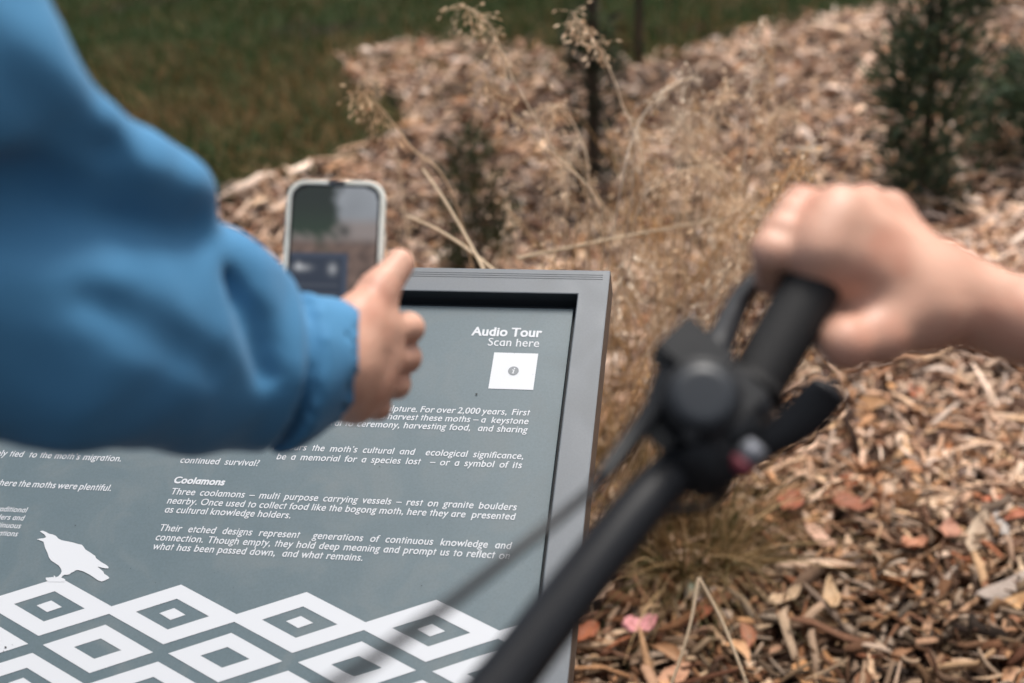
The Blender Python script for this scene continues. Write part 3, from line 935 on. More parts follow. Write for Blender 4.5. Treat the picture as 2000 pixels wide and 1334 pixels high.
# back tray and printed panel plate
PU0, PU1, PV0, PV1 = U0 + BW + .035, 3.752, -3.044, V1 - BW - .03
eu, ev, en = (np.array(S(1, 0)) - S(0, 0)), (np.array(S(0, 1)) - S(0, 0)), (np.array(S(0, 0, 1)) - S(0, 0))
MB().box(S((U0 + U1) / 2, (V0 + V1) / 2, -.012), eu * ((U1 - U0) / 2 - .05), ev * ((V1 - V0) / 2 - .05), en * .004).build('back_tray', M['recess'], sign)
panel = MB().box(S((PU0 + PU1) / 2, (PV0 + PV1) / 2, -.0035), eu * (PU1 - PU0) / 2, ev * (PV1 - PV0) / 2, en * .0035).build('panel', M['panel'], sign, bevel=.0006)
for uu in (-4.0, 2.6):
    top = S(uu, -1.2, -.03); low = S(uu, .6, -.03)
    mid = (np.array(top) + low) / 2
    mb = MB(); mb.box((mid[0], mid[1], mid[2] / 2 - .06), (.035, 0, 0), (0, .02, 0), (0, 0, mid[2] / 2 + .035)); mb.box(mid, eu * .35, ev * .75, en * .008)
    mb.build('post', M['post'], sign, bevel=.003)

# printed diamonds
HT = .0004


def ring(mb, cu, cv, hw, hh, iw, ih, clip=True):
    i_ = [(cu, cv - ih), (cu + iw, cv), (cu, cv + ih), (cu - iw, cv)]
    if clip and hw > .5:
        j_ = hh * (1 - .5 / hw)
        T_, RU, RL, B2, LL, LU = (cu, cv - hh), (cu + .5, cv - j_), (cu + .5, cv + j_), (cu, cv + hh), (cu - .5, cv + j_), (cu - .5, cv - j_)
        fs = [(T_, RU, i_[1], i_[0]), (RU, RL, i_[1]), (RL, B2, i_[2], i_[1]), (B2, LL, i_[3], i_[2]), (LL, LU, i_[3]), (LU, T_, i_[0], i_[3])]
    else:
        o_ = [(cu, cv - hh), (cu + hw, cv), (cu, cv + hh), (cu - hw, cv)]
        fs = [(o_[k], o_[(k + 1) % 4], i_[(k + 1) % 4], i_[k]) for k in range(4)]
    for f_ in fs:
        mb.poly([S(a_, b2, HT) for a_, b2 in f_])


mb = MB()
row = 0; cv = 0.0
while cv - .25 < PV1:
    for iu_ in range(-5, 5):
        if row % 2 == 0:
            ring(mb, iu_, cv, .572, .247, .292, .1275)
            mb.poly([S(iu_ + a_, cv + b2, HT) for a_, b2 in ((0, -.049), (.105, 0), (0, .049), (-.105, 0))])
        else:
            ring(mb, iu_ + .5, cv, .441, .195, .189, .082)
    row += 1; cv += .316
bm = mb.bm
for co, no in ((S(PU1 - .004, 0), eu), (S(PU0 + .004, 0), -eu), (S(0, PV1 - .004), ev)):
    bmesh.ops.bisect_plane(bm, geom=bm.verts[:] + bm.edges[:] + bm.faces[:], plane_co=co, plane_no=no, clear_outer=True)
mb.build('diamond_pattern', M['print'], sign)

# crow silhouette standing on the first diamond (outline measured on the panel)
crow = [(312, 152), (335, 148), (360, 158), (385, 172), (415, 178), (440, 190), (455, 208), (480, 222), (520, 230), (570, 240), (610, 252), (640, 258), (655, 275), (668, 295), (700, 315), (730, 335), (745, 345), (750, 362), (790, 392), (830, 415), (850, 432), (845, 442), (820, 442), (790, 435), (762, 428), (785, 448), (808, 468), (815, 485), (840, 500), (855, 515), (845, 525), (835, 528), (822, 535), (810, 540), (795, 545), (765, 535), (730, 510), (690, 485), (650, 465), (610, 455), (590, 458), (575, 470), (560, 475), (545, 488), (525, 492), (505, 492), (490, 500), (480, 515), (500, 522), (512, 530), (505, 547), (480, 548), (380, 546), (362, 532), (358, 515), (385, 513), (410, 510), (420, 512), (422, 497), (432, 503), (436, 513), (455, 505), (475, 485), (483, 465), (478, 445), (460, 420), (430, 400), (400, 380), (385, 360), (372, 320), (355, 285), (345, 250), (342, 235), (310, 222), (288, 215), (310, 210), (345, 207), (362, 198), (350, 180), (330, 165)]
bm = bmesh.new()
bm.faces.new([bm.verts.new(Vector(S(*uv(zx / 3.995, 1000 + zy / 3.995), HT + .00025))) for zx, zy in crow])
bmesh.ops.triangulate(bm, faces=bm.faces)
me = bpy.data.meshes.new('bird_print'); bm.to_mesh(me); bm.free()
link('bird_print', me, M['print'], sign)

# ---- lettering
GL = {}


def glyph(ch, weight):
    if ch == 'g': weight = min(weight, .006)
    key = (ch, weight)
    if key in GL: return GL[key]

    def raw(txt):
        cu = bpy.data.curves.new('t', 'FONT'); cu.body = txt; cu.offset = weight; cu.resolution_u = 4
        o = bpy.data.objects.new('t', cu); COL.objects.link(o)
        bpy.context.view_layer.update()
        me = bpy.data.meshes.new_from_object(o.evaluated_get(bpy.context.evaluated_depsgraph_get()))
        V = np.array([v.co[:] for v in me.vertices]) if len(me.vertices) else np.zeros((0, 3))
        Fs = [tuple(p.vertices) for p in me.polygons]
        bpy.data.objects.remove(o); bpy.data.curves.remove(cu); bpy.data.meshes.remove(me)
        return V, Fs
    src = {'a': 'q'}.get(ch, ch)
    wH = raw('HH')[0][:, 0].max(); w2 = raw('H' + src + 'H')[0][:, 0].max()
    adv = w2 - wH
    V, Fs = raw(src)
    V = V.copy()
    if ch == 'a':                                    # single-storey a
        bm = bmesh.new()
        vs = [bm.verts.new(v) for v in V]
        for f_ in Fs:
            try: bm.faces.new([vs[i] for i in f_])
            except ValueError: pass
        bmesh.ops.bisect_plane(bm, geom=bm.verts[:] + bm.edges[:] + bm.faces[:], plane_co=(0, -.004, 0), plane_no=(0, -1, 0), clear_outer=True)
        bm.verts.index_update()
        V = np.array([v.co[:] for v in bm.verts]); Fs = [tuple(v.index for v in f_.verts) for f_ in bm.faces]
        bm.free()
    if ch == 't':                                    # plain crossed t
        st = .036 + weight; x_ = .145; hb = .458
        pts = [(x_ - st, 0), (x_ + st, 0), (x_ + st, hb - 2 * st), (x_ + .135, hb - 2 * st), (x_ + .135, hb), (x_ + st, hb), (x_ + st, .60), (x_ - st, .60), (x_ - st, hb), (x_ - .115, hb), (x_ - .115, hb - 2 * st), (x_ - st, hb - 2 * st)]
        V = np.array([(a_, b2, 0) for a_, b2 in pts]); adv = .30
        Fs = [(0, 1, 2, 11), (2, 3, 4, 5), (5, 6, 7, 8), (8, 9, 10, 11), (2, 5, 8, 11)]
    if len(V):                                       # rounder, taller small letters
        low = np.clip(V[:, 1] / .458, 0, 1)
        V[:, 1] = np.where(V[:, 1] > 0, np.where(V[:, 1] <= .458, V[:, 1] * 1.10, .504 + (V[:, 1] - .458) * .86), V[:, 1])
    GL[key] = (V, Fs, adv)
    return GL[key]


def word_w(wd, weight, track=.012): return sum(glyph(c, weight)[2] + track for c in wd)


class Text:
    def __init__(s): s.V = []; s.F = []; s.n = 0

    def put(s, wd, u, v, du, dv, size, sx, shear, weight, track=.012):
        """lay a word from (u, v) along the direction (du, dv) in the panel"""
        x_ = 0.0
        for ch in wd:
            V, Fs, adv = glyph(ch, weight)
            for p in V:
                X_ = (x_ + p[0] + shear * p[1]) * size * sx; Y_ = p[1] * size
                s.V.append(S(u + du * X_ + dv * Y_, v + dv * X_ - du * Y_, HT))
            s.F += [tuple(i + s.n for i in f_) for f_ in Fs]
            s.n += len(V)
            x_ += adv + track
        return x_ * size * sx

    def line(s, text, a_px, b_px, size, sx, shear=.14, weight=.007, pre='', track=.012):
        a_, b2 = np.array(uv(*a_px)), np.array(uv(*b_px))
        W = np.linalg.norm(b2 - a_); du, dv = (b2 - a_) / W
        toks = text.split(' ')
        words = [t for t in toks if t]
        gaps = text.count(' ')
        nat = sum(word_w(t, weight, track) for t in words) * size * sx
        if sx is None or gaps == 0:
            pass
        sp = (W - nat) / gaps if gaps else 0
        x_ = 0.0
        for k, t in enumerate(toks):
            if t: x_ += s.put(t, a_[0] + du * x_, a_[1] + dv * x_, du, dv, size, sx, shear, weight, track)
            x_ += sp
        if pre:
            psp = min(sp if sp > 0 else size * .3, size * .5)
            x_ = 0.0
            for t in pre.strip().split(' ')[::-1]:
                ww = word_w(t, weight, track) * size * sx
                x_ -= psp + ww
                s.put(t, a_[0] + du * x_, a_[1] + dv * x_, du, dv, size, sx, shear, weight, track)

    def build(s, name):
        me = bpy.data.meshes.new(name)
        me.from_pydata([tuple(v) for v in s.V], [], s.F)
        me.update()
        return link(name, me, M['print'], sign)


def fit_sx(text, a_px, b_px, size, weight, space, track=.012):
    W = np.linalg.norm(np.array(uv(*a_px)) - np.array(uv(*b_px)))
    words = text.split()
    return W / (size * (sum(word_w(t, weight, track) for t in words) + space * (len(words) - 1)))


SZ = .084
SXB = fit_sx('as cultural knowledge holders.', (319.9, 1001.1), (567.7, 1012.9), SZ, .007, .26)
t = Text()
t.line('sculpture. For over 2,000 years,  First', (737.3, 802.8), (1034.2, 811.9), SZ, SXB)
t.line('to harvest these moths – a  keystone', (734, 818.3), (1031.7, 828.9), SZ, SXB, pre='the region ')
t.line('ceremony, harvesting food,  and sharing', (695.8, 833.2), (1029.1, 845.6), SZ, SXB, pre='central to ')
t.build('upper_paragraph')
t = Text()
t.line('cultural and  ecological significance,', (706.8, 884.6), (1022.5, 897.2), SZ, SXB, pre="honours the moth’s ")
t.line('species lost  – or a symbol of its', (723.3, 904), (1018.9, 914.9), SZ, SXB, pre='be a memorial for a ')
t.line('continued survival?', (350.3, 904.1), (504.7, 910.8), SZ, SXB)
t.build('memorial_paragraph')
t = Text()
t.line('Coolamons', (337.7, 943.4), (437.5, 948.2), SZ, fit_sx('Coolamons', (337.7, 943.4), (437.5, 948.2), SZ, .034, .26), weight=.034)
t.build('heading')
t = Text()
t.line('Three coolamons – multi purpose carrying vessels – rest on granite boulders', (331.9, 965.6), (1008.7, 997.1), SZ, SXB)
t.line('nearby. Once used to collect food like the bogong moth, here they are  presented', (324.7, 983.5), (1005.7, 1015.7), SZ, SXB)
t.line('as cultural knowledge holders.', (319.9, 1001.1), (567.7, 1012.9), SZ, SXB)
t.build('vessel_paragraph')
t = Text()
t.line('Their etched designs represent  generations of continuous knowledge and', (309.4, 1036.8), (998, 1072.6), SZ, SXB)
t.line('connection. Though empty, they hold deep meaning and prompt us to reflect on', (302, 1055.3), (995.5, 1092.2), SZ, SXB)
t.line('what has been passed down,  and what remains.', (296.8, 1073.1), (708.5, 1096), SZ, SXB)
t.build('design_paragraph')
t = Text()
t.line('tied  to the moth’s migration.', (17, 891.6), (236.4, 901.8), SZ, SXB * .98, pre='closely ')
t.build('migration_line')
t = Text()
t.line('the moths were plentiful.', (34.4, 950.4), (217, 959.4), SZ, SXB * .98, pre='where ')
t.build('plentiful_line')
t = Text()
for wd, e_ in (('traditional', (51.6, 1001.4)), ('and', (46, 1017)), ('continuous', (39.6, 1032.4)), ('generations', (33.6, 1048))):
    sz = SZ * .80
    ue, ve = uv(*e_)
    ww = word_w(wd, .007) * sz * SXB
    du, dv = .99995, .0
    t.put(wd, ue - ww, ve, 1, 0, sz, SXB, .14, .007)
    if wd == 'and':
        w2 = word_w('elders', .007) * sz * SXB
        t.put('elders', ue - ww - w2 - sz * .25, ve, 1, 0, sz, SXB, .14, .007)
t.build('side_note')
t = Text()
t.line('Audio Tour', (921.2, 655.0), (1057, 658.6), SZ * 1.5, fit_sx('Audio Tour', (921.2, 655.1), (1057, 658.6), SZ * 1.5, .030, .26), shear=0, weight=.030)
t.line('Scan here', (951.5, 675.2), (1053.4, 678.2), SZ * 1.36, fit_sx('Scan here', (951.5, 675.4), (1053.4, 678.2), SZ * 1.36, .002, .26), shear=0, weight=.002)
t.build('audio_title')

# blank white code label with its round badge
qc, qh = (3.316, -2.366), .187
lab = MB(); lab.poly([S(qc[0] + a_ * qh, qc[1] + b2 * qh, HT) for a_, b2 in ((-1, -1), (1, -1), (1, 1), (-1, 1))])
lab = lab.build('code_label', M['print'], sign)
mb = MB(); mb.poly([S(qc[0] + .045 * math.cos(a_), qc[1] + .045 * math.sin(a_), HT + .0003) for a_ in np.linspace(0, 2 * math.pi, 32, endpoint=False)])
bd = mb.build('badge', M['badge'], lab)
mb = MB()
for pts in ([(-.011, -.010), (.010, -.010), (.003, .022), (.010, .022), (.008, .029), (-.012, .029), (-.010, .022), (-.006, .022), (-.001, -.003), (-.012, -.003)],
            [(.007 + .0065 * math.cos(a_), -.022 + .0065 * math.sin(a_)) for a_ in np.linspace(0, 2 * math.pi, 14, endpoint=False)]):
    f_ = mb.bm.faces.new([mb.bm.verts.new(Vector(S(qc[0] + a_, qc[1] + b2, HT + .0006))) for a_, b2 in pts])
bmesh.ops.triangulate(mb.bm, faces=mb.bm.faces)
mb.build('letter', M['print'], lab)
# specks of dirt on the panel
mb = MB()
spk = [(931, 771, .011), (148, 1027, .006), (12, 1265, .010), (25, 1260, .004), (8, 1273, .005), (742, 912, .005), (256, 1111, .004), (824, 1145, .005)]
spk += [(rng.uniform(0, 1080), rng.uniform(620, 1150), rng.uniform(.0018, .0034)) for _ in range(70)]
for a_, b2, r_s in spk:
    u_, v_ = uv(a_, b2); an = rng.uniform(0, 3)
    mb.poly([S(u_ + r_s * math.cos(q + an) * (1.3 if k % 2 else .8), v_ + r_s * .6 * math.sin(q + an), HT + .0009) for k, q in enumerate(np.linspace(0, 2 * math.pi, 7, endpoint=False))])
tag(mb.build('dirt_specks', M['speck'], sign), kind='stuff')


# ------------------------------------------------------------------ people
def hand_prims(wrist, knuckles, fingers, thumb, r):
    """wrist point, four knuckle points, four finger joint lists, thumb joint list -> tapered capsules; r scales thickness"""
    pr = []
    for k, kn in enumerate(knuckles):
        wk = wrist + (np.array(knuckles[k]) - np.mean(knuckles, 0)) * .45
        pr.append((wk, kn, .0145 * r, (.0125, .013, .012, .0105)[k] * r))
    for k in range(3):
        pr.append((knuckles[k], knuckles[k + 1], .011 * r, .0105 * r))
    return pr


def build_hand(wrist, knuckles, fingers, thumb, forearm, fr0, fr1, h, r=1.0, extra=()):
    wrist = np.array(wrist); knuckles = [np.array(k) for k in knuckles]
    palm = hand_prims(wrist, knuckles, fingers, thumb, r)
    palm += extra
    fr_ = [.0105 * r, .0108 * r, .0100 * r, .0086 * r]
    fing = []
    for k, js in enumerate(fingers):
        pts = [knuckles[k]] + [np.array(j) for j in js]
        rs = [fr_[k] * q for q in (1.08, .98, .86, .72)][:len(pts)]
        fing.append(chain(pts, rs))
    th = chain([np.array(j) for j in thumb], [.0185 * r, .0150 * r, .0128 * r, .0098 * r][:len(thumb)])
    fa = chain([np.array(q) for q in forearm], list(fr0) if fr1 is None else list(np.linspace(fr0, fr1, len(forearm))))

    def fn(g):
        d = union(palm, .012)(g)
        d = smin(d, union(fa, .02)(g), .028)
        d = smin(d, union(th, .006)(g), .014)
        df = None
        for f_ in fing:
            x_ = union(f_, .004)(g)
            d = smin(d, x_, .003)
        for kn in knuckles:
            pass
        return d + .0006 * vnoise(g, 170, 2)
    allp = [wrist] + knuckles + [np.array(j) for f_ in fingers for j in f_] + [np.array(j) for j in thumb] + [np.array(q) for q in forearm]
    lo, hi = bounds(allp, .06)
    return surface_nets(fn, lo, hi, h)


def nail(mb, tip, base, up, w):
    tip, base, up = map(np.array, (tip, base, up))
    ax = unit(tip - base); up = unit(up - ax * (up @ ax)); sd_ = np.cross(ax, up)
    pts = []
    for a_ in np.linspace(0, 2 * math.pi, 14, endpoint=False):
        pts.append(tip + ax * (.0065 * math.cos(a_) - .001) + sd_ * w * math.sin(a_) + up * (.0098 - .0028 * math.sin(a_) ** 2 - .0012 * max(0, math.cos(a_))))
    mb.poly(pts)


def body_skin(j, hd, face):
    """head and neck as one surface: hd = head centre, face = unit facing direction"""
    f_ = unit(np.array(face)); up = np.array([0, 0, 1.]); s = np.cross(f_, up)
    R = np.array([s, f_, up])
    c = np.array(hd)
    def fn(g):
        d = ell_d(g, c + up * .015, R, (.076, .096, .115))
        d = smin(d, ell_d(g, c + f_ * .022 - up * .065, R, (.056, .066, .062)), .04)         # jaw
        d = smin(d, cone_d(g, c + f_ * .095 + up * .012, c + f_ * .108 - up * .028, .008, .014), .015)   # nose
        d = smin(d, cone_d(g, c - f_ * .02 - up * .08, j['neck'], .055, .062), .04)
        for q in (-1, 1):
            d = smin(d, ell_d(g, c + s * .078 * q - f_ * .004, R, (.011, .026, .034)), .010)   # ears
            e_ = c + s * .032 * q + f_ * .088 + up * .018
            d = -smin(-d, cone_d(g, e_, e_ + s * .001, .012, .012), .012)                     # eye sockets
        d = smin(d, cone_d(g, c + f_ * .088 - up * .060 - s * .018, c + f_ * .088 - up * .060 + s * .018, .009, .009), .012)  # lips
        d = smin(d, cone_d(g, j['neck'], j['chest'], .07, .10), .06)
        return d
    lo, hi = bounds([c + .16, c - .2, j['neck'], j['chest']], .13)
    return surface_nets(fn, lo, hi, .0065)


def add_mesh(lst):
    off = 0; A, B = [], []
    for V, Q in lst:
        A.append(V); B.append(Q + off); off += len(V)
    return np.concatenate(A), np.concatenate(B)


def person(loc, label, j, hd, face, hands, top_fn, top_bounds, top_h, top_name, top_mat):
    root = empty('person', loc, label, 'person')
    V, Q = add_mesh(hands + [body_skin(j, hd, face)])
    o = link('body', mesh_np('body', V, Q), M['skin'], root, smooth=True)
    V, Q = surface_nets(top_fn, *top_bounds, top_h)
    link(top_name, mesh_np(top_name, V, Q), M[top_mat], root, smooth=True)
    hips, kl, kr, al, ar = j['hips'], j['kneeL'], j['kneeR'], j['ankL'], j['ankR']
    sv = np.array(j['side']) * .09
    tr = [(hips + sv, hips - sv, .125, .125), (hips + sv, kl, .10, .068), (kl, al, .066, .052), (hips - sv, kr, .10, .068), (kr, ar, .066, .052)]
    tf = union(tr, .05)
    lo, hi = bounds([hips + sv, hips - sv, kl, kr, al, ar], .15)
    V, Q = surface_nets(lambda g: tf(g) + .004 * vnoise(g, 30, 1), lo, hi, .012)
    link('trousers', mesh_np('trousers', V, Q), M['trousers'], root, smooth=True)
    f_ = unit(np.array([face[0], face[1], 0]))
    for an in (al, ar):
        an = np.array(an)
        fl = float(gh(an[0], an[1])) + .035
        heel = np.array([*(an - f_ * .05)[:2], fl + .01]); toe = np.array([*(an + f_ * .16)[:2], fl])
        V, Q = surface_nets(union([(heel, toe, .045, .036), (an, heel, .048, .046), (an - [0, 0, .03], toe, .045, .03)], .03), *bounds([heel, toe, an], .08), .008)
        link('shoe', mesh_np('shoe', V, Q), M['shoe'], root, smooth=True)
    c = np.array(hd); up = np.array([0, 0, 1.]); s = np.cross(f_, up); R = np.array([s, f_, up])

    def hf(g):
        d = smin(ell_d(g, c - f_ * .012 + up * .028, R, (.086, .102, .116)), ell_d(g, c - f_ * .05 - up * .05, R, (.075, .055, .09)), .03)
        cut = (g - (c + f_ * .045 + up * .0)) @ np.asarray(f_ - up * .55, np.float32)
        return np.maximum(d, cut) + .003 * vnoise(g, 90, 3)
    V, Q = surface_nets(hf, *bounds([c], .19), .007)
    link('hair', mesh_np('hair', V, Q), M['hair'], root, smooth=True)
    for q in (-1, 1):
        mb = MB()
        e_ = c + s * .032 * q + f_ * .080 + up * .018
        mb.loft([[e_ + (s * math.cos(a_) + up * math.sin(a_)) * .013 * math.cos(b2) + f_ * .013 * math.sin(b2) for a_ in np.linspace(0, 6.283, 10, endpoint=False)] for b2 in np.linspace(-1.3, 1.3, 8)])
        mb.build('eye', M['eye'], root, smooth=True)
    return root


# ---- person holding the phone, standing to the left
sh, el, wr = P(-300, -400, .68), P(-165, 575, .76), P(640, 715, .93)
fwd1 = unit(np.array([.45, .9, 0])); right1 = np.array([fwd1[1], -fwd1[0], 0])
neck1 = sh - right1 * .19 + np.array([0, 0, .05]); chest1 = neck1 - [0, 0, .16] - fwd1 * .02
hips1 = np.array([-.66, .55, .93])
lsh = neck1 - right1 * .19 - [0, 0, .05]
lel = lsh + np.array([-.05, -.05, -.29]); lwr = lel + fwd1 * .16 + [0.02, 0, -.2]
j1 = dict(neck=neck1, chest=chest1, hips=hips1, side=right1,
          kneeL=np.array([-.76, .60, .50]), kneeR=np.array([-.60, .52, .50]), ankL=np.array([-.80, .58, .10]), ankR=np.array([-.60, .46, .10]))
kn1 = [P(748, 648, .962), P(742, 702, .965), P(724, 750, .962), P(696, 788, .955)]
fi1 = [[P(797, 640, .985), P(748, 650, 1.018), P(672, 648, 1.030)],
       [P(792, 698, .990), P(745, 702, 1.024), P(668, 698, 1.036)],
       [P(773, 750, .988), P(728, 750, 1.022), P(655, 744, 1.036)],
       [P(738, 795, .980), P(698, 796, 1.010), P(638, 788, 1.024)]]
th1 = [P(668, 690, .94), P(700, 622, .945), P(738, 570, .962), P(781, 515, .975)]
hand1 = build_hand(P(655, 712, .935), kn1, fi1, th1, [P(640, 715, .932), P(480, 690, .90), P(300, 665, .86)], .030, .042, .0020, 1.10)
lhand = build_hand(lwr, [lwr + right1 * .03 + [0, 0, -.09], lwr + right1 * .01 + [0, 0, -.095], lwr - right1 * .01 + [0, 0, -.09], lwr - right1 * .03 + [0, 0, -.08]],
                   [[lwr + right1 * .03 + fwd1 * .01 + [0, 0, -.125], lwr + right1 * .03 + fwd1 * .02 + [0, 0, -.15]], [lwr + right1 * .01 + fwd1 * .01 + [0, 0, -.135], lwr + right1 * .01 + fwd1 * .02 + [0, 0, -.162]],
                    [lwr - right1 * .01 + fwd1 * .01 + [0, 0, -.13], lwr - right1 * .01 + fwd1 * .02 + [0, 0, -.155]], [lwr - right1 * .03 + fwd1 * .01 + [0, 0, -.11], lwr - right1 * .03 + fwd1 * .02 + [0, 0, -.13]]],
                   [lwr + right1 * .02 + [0, 0, -.02], lwr + right1 * .045 + fwd1 * .02 + [0, 0, -.06], lwr + right1 * .045 + fwd1 * .03 + [0, 0, -.095]], [lwr, lwr * .5 + lel * .5], .028, .036, .004)
fore = chain(spline([el, P(120, 612, .80), P(350, 655, .862), P(510, 698, .90), P(575, 705, .915)], 5), [.062, .066, .061, .048, .040])
cuff = chain([P(543, 702, .908), P(600, 709, .922)], [.0465, .0470])
upper = chain([sh, (sh + el) / 2 + (P(60, 100, .72) - P(0, 100, .72)), el], [.075, .068, .066])
roll = chain(spline([P(-120, 300, .745), P(60, 300, .755), P(210, 322, .775), P(310, 358, .795), P(350, 420, .815)], 6), [.034, .034, .031, .028, .025, .022])
roll2 = chain(spline([P(-60, 60, .70), P(60, 170, .72), P(140, 240, .74)], 3), [.024, .026, .022])
fill = chain(spline([P(-100, 520, .785), P(120, 530, .81), P(300, 540, .835), P(410, 560, .86)], 4), [.046, .044, .042, .036])
hem = chain(spline([P(-100, 700, .77), P(150, 716, .80), P(400, 768, .86), P(545, 798, .90)], 4), [.036, .032, .030, .027])
groove = chain(spline([P(-160, 400, .690), P(60, 402, .712), P(220, 415, .730), P(340, 430, .755), P(400, 440, .79)], 5), [.022, .022, .021, .016, .008])
groove2 = chain([P(-60, 60, .640), P(60, 190, .668), P(150, 275, .70), P(215, 300, .73)], [.012, .014, .013, .006])
groove3 = chain([P(560, 585, .895), P(552, 650, .875), P(540, 730, .868), P(545, 810, .880)], [.004, .005, .007, .006])
groove4 = chain([P(180, 590, .738), P(300, 640, .755), P(430, 730, .80)], [.002, .006, .002])
groove5 = chain([P(420, 530, .822), P(490, 630, .828), P(515, 730, .845)], [.002, .005, .002])
tors = [(neck1 - [0, 0, .06] - right1 * .12, neck1 - [0, 0, .06] + right1 * .12, .075, .075), (chest1 - right1 * .07, hips1 - right1 * .06 + [0, 0, .02], .13, .125), (chest1 + right1 * .07, hips1 + right1 * .06 + [0, 0, .02], .13, .125),
        (neck1 - [0, 0, .03], neck1 + [0, 0, .03], .075, .07), (neck1 + right1 * .14 - [0, 0, .05], sh, .075, .078), (lsh, neck1 - right1 * .1 - [0, 0, .05], .075, .075), (lsh, lel, .068, .06), (lel, lwr, .06, .045)]


def jacket(g):
    d = union(fore, .03)(g)
    d = smin(d, union(upper, .03)(g), .03)
    d = smin(d, union(fill, .02)(g), .03)
    d = smin(d, union(roll, .01)(g), .009)
    d = smin(d, union(roll2, .01)(g), .025)
    d = smin(d, union(hem, .01)(g), .035)
    c_ = union(cuff, .004)(g)
    d = smin(d, c_, .003)
    d = smin(d, union(tors, .05)(g), .04)
    d = d + .0050 * vnoise(g, 30, 1.3) + .0030 * vnoise(g, 62, .4) + .0010 * vnoise(g, 140, 2.2)
    for gr, k_ in ((groove, .02), (groove2, .02), (groove3, .006), (groove4, .022), (groove5, .018)):
        d = -smin(-d, union(gr, .004)(g), k_)
    ax_c = unit(P(600, 709, .922) - P(543, 702, .908)).astype(np.float32); rel = g - P(540, 702, .907).astype(np.float32)
    al_ = rel @ ax_c; rad_ = np.linalg.norm(rel - al_[..., None] * ax_c, axis=-1)
    d = -smin(-d, np.hypot(al_, (rad_ - .052) * .6) - .0065, .004)                  # seam where the cuff starts
    # the open end of the cuff
    cd = unit(P(652, 712, .934) - P(560, 705, .91)).astype(np.float32)
    hole = np.maximum(cone_d(g, P(570, 707, .915), P(660, 714, .937), .036, .0405), 0 * d - 1)
    d = -smin(-d, hole, .004)
    return d


allj = [sh, el, lsh, lel, lwr, hips1, neck1, P(652, 712, .934), P(345, 345, .8), P(400, 800, .86)]
person((-.69, .52, 0), 'person at left in a bright blue jacket holding up a phone', j1, neck1 + fwd1 * .05 + [0, 0, .19], fwd1, [hand1, lhand], jacket, bounds(allj, .15), .0052, 'jacket', 'jacket')

# ---- the phone
ph_c = P(638, 565, 1.005)
ax_x = unit(P(748, 470, 1.0) - P(560, 466, 1.0)); ax_y = unit(P(662, 360, 1.02) - P(616, 760, .985)); ax_y = unit(ax_y - ax_x * (ax_y @ ax_x)); ax_z = np.cross(ax_x, ax_y)
top_c = P(660, 357, 1.012)
PW, PH, PT = .0365, .078, .0058
ph_c = top_c - ax_y * PH


def rrect(hw, hh, r, z, n=7):
    pts = []
    for cx, cy, a0 in ((hw - r, hh - r, 0), (-hw + r, hh - r, 90), (-hw + r, -hh + r, 180), (hw - r, -hh + r, 270)):
        for k in range(n):
            a_ = rad(a0 + 90 * k / (n - 1))
            pts.append(ph_c + ax_x * (cx + r * math.cos(a_)) + ax_y * (cy + r * math.sin(a_)) + ax_z * z)
    return pts


phone = empty('mobile_phone', tuple(ph_c), 'mobile phone in a clear case held over the sign, its screen lit with the view', 'phone')
mb = MB()
mb.loft([rrect(PW - .001, PH - .001, .0125, -PT), rrect(PW, PH, .0135, -PT + .0015), rrect(PW, PH, .0135, PT - .001), rrect(PW - .0012, PH - .0012, .0125, PT + .0006), rrect(PW - .0032, PH - .0032, .0110, PT + .0006), rrect(PW - .0035, PH - .0035, .0105, PT - .0012)])
mb.build('case', M['case'], phone, smooth=False)
MB().loft([rrect(PW - .0034, PH - .0034, .0108, -PT + .002), rrect(PW - .0034, PH - .0034, .0105, PT - .0006)]).build('front_glass', M['bezel'], phone)
MB().box(ph_c + ax_y * (PH - .0018) + ax_z * (PT + .0006), ax_x * .006, ax_y * .0014, ax_z * .0006).build('case_notch', M['phoneback'], phone)
mb = MB()
for (cx, cy) in ((-.020, .052), (-.020, .070 - .004), (-.008, .059)):
    pc = ph_c + ax_x * cx + ax_y * cy - ax_z * (PT + .0012)
    mb.tube([pc, pc + ax_z * .003], .0055, 16)
mb.build('camera_lens', M['bezel'], phone)
# what the screen shows: the sign and the bed, out of focus
nx, ny = 56, 112
hw, hh = PW - .0052, PH - .0052
uu, vv = np.meshgrid(np.linspace(0, 1, nx), np.linspace(0, 1, ny), indexing='ij')       # v from the top
sm = lambda x_, a_, b2: np.clip((x_ - a_) / (b2 - a_), 0, 1) ** 2 * (3 - 2 * np.clip((x_ - a_) / (b2 - a_), 0, 1))
col = np.zeros((nx, ny, 3))
greyc = np.array([.22, .235, .255]); darkc = np.array([.012, .018, .013]); brown = np.array([.105, .07, .055]); navy = np.array([.018, .026, .042]); pale = np.array([.20, .17, .16])
grid = np.stack([uu, vv * 2, 0 * uu], -1)
greyc = greyc * (1 + .18 * vnoise(grid, 9, 4.)[..., None])
col[:] = greyc
t_ = sm(vv, .14, .22)[..., None]; col = col * (1 - t_) + pale * t_
t_ = (sm(vv, .25, .32) * (1 - .0 * uu))[..., None]; col = col * (1 - t_) + (brown * (1 + .35 * vnoise(grid, 34, 1)[..., None])) * t_
nz = vnoise(grid, 15, 2.) * .07 + vnoise(grid, 37, 1.) * .03
t_ = ((1 - sm(uu + nz, .42, .60)) * (1 - sm(vv + nz * .6, .24, .33)))[..., None]; col = col * (1 - t_) + darkc * (1 + sm(vv, .05, .3)[..., None] * np.array([.5, .9, .4])) * t_
t_ = (np.exp(-(((uu - .62) / .07) ** 2 + ((vv - .235) / .035) ** 2)) * .8)[..., None]; col = col * (1 - t_) + darkc * t_
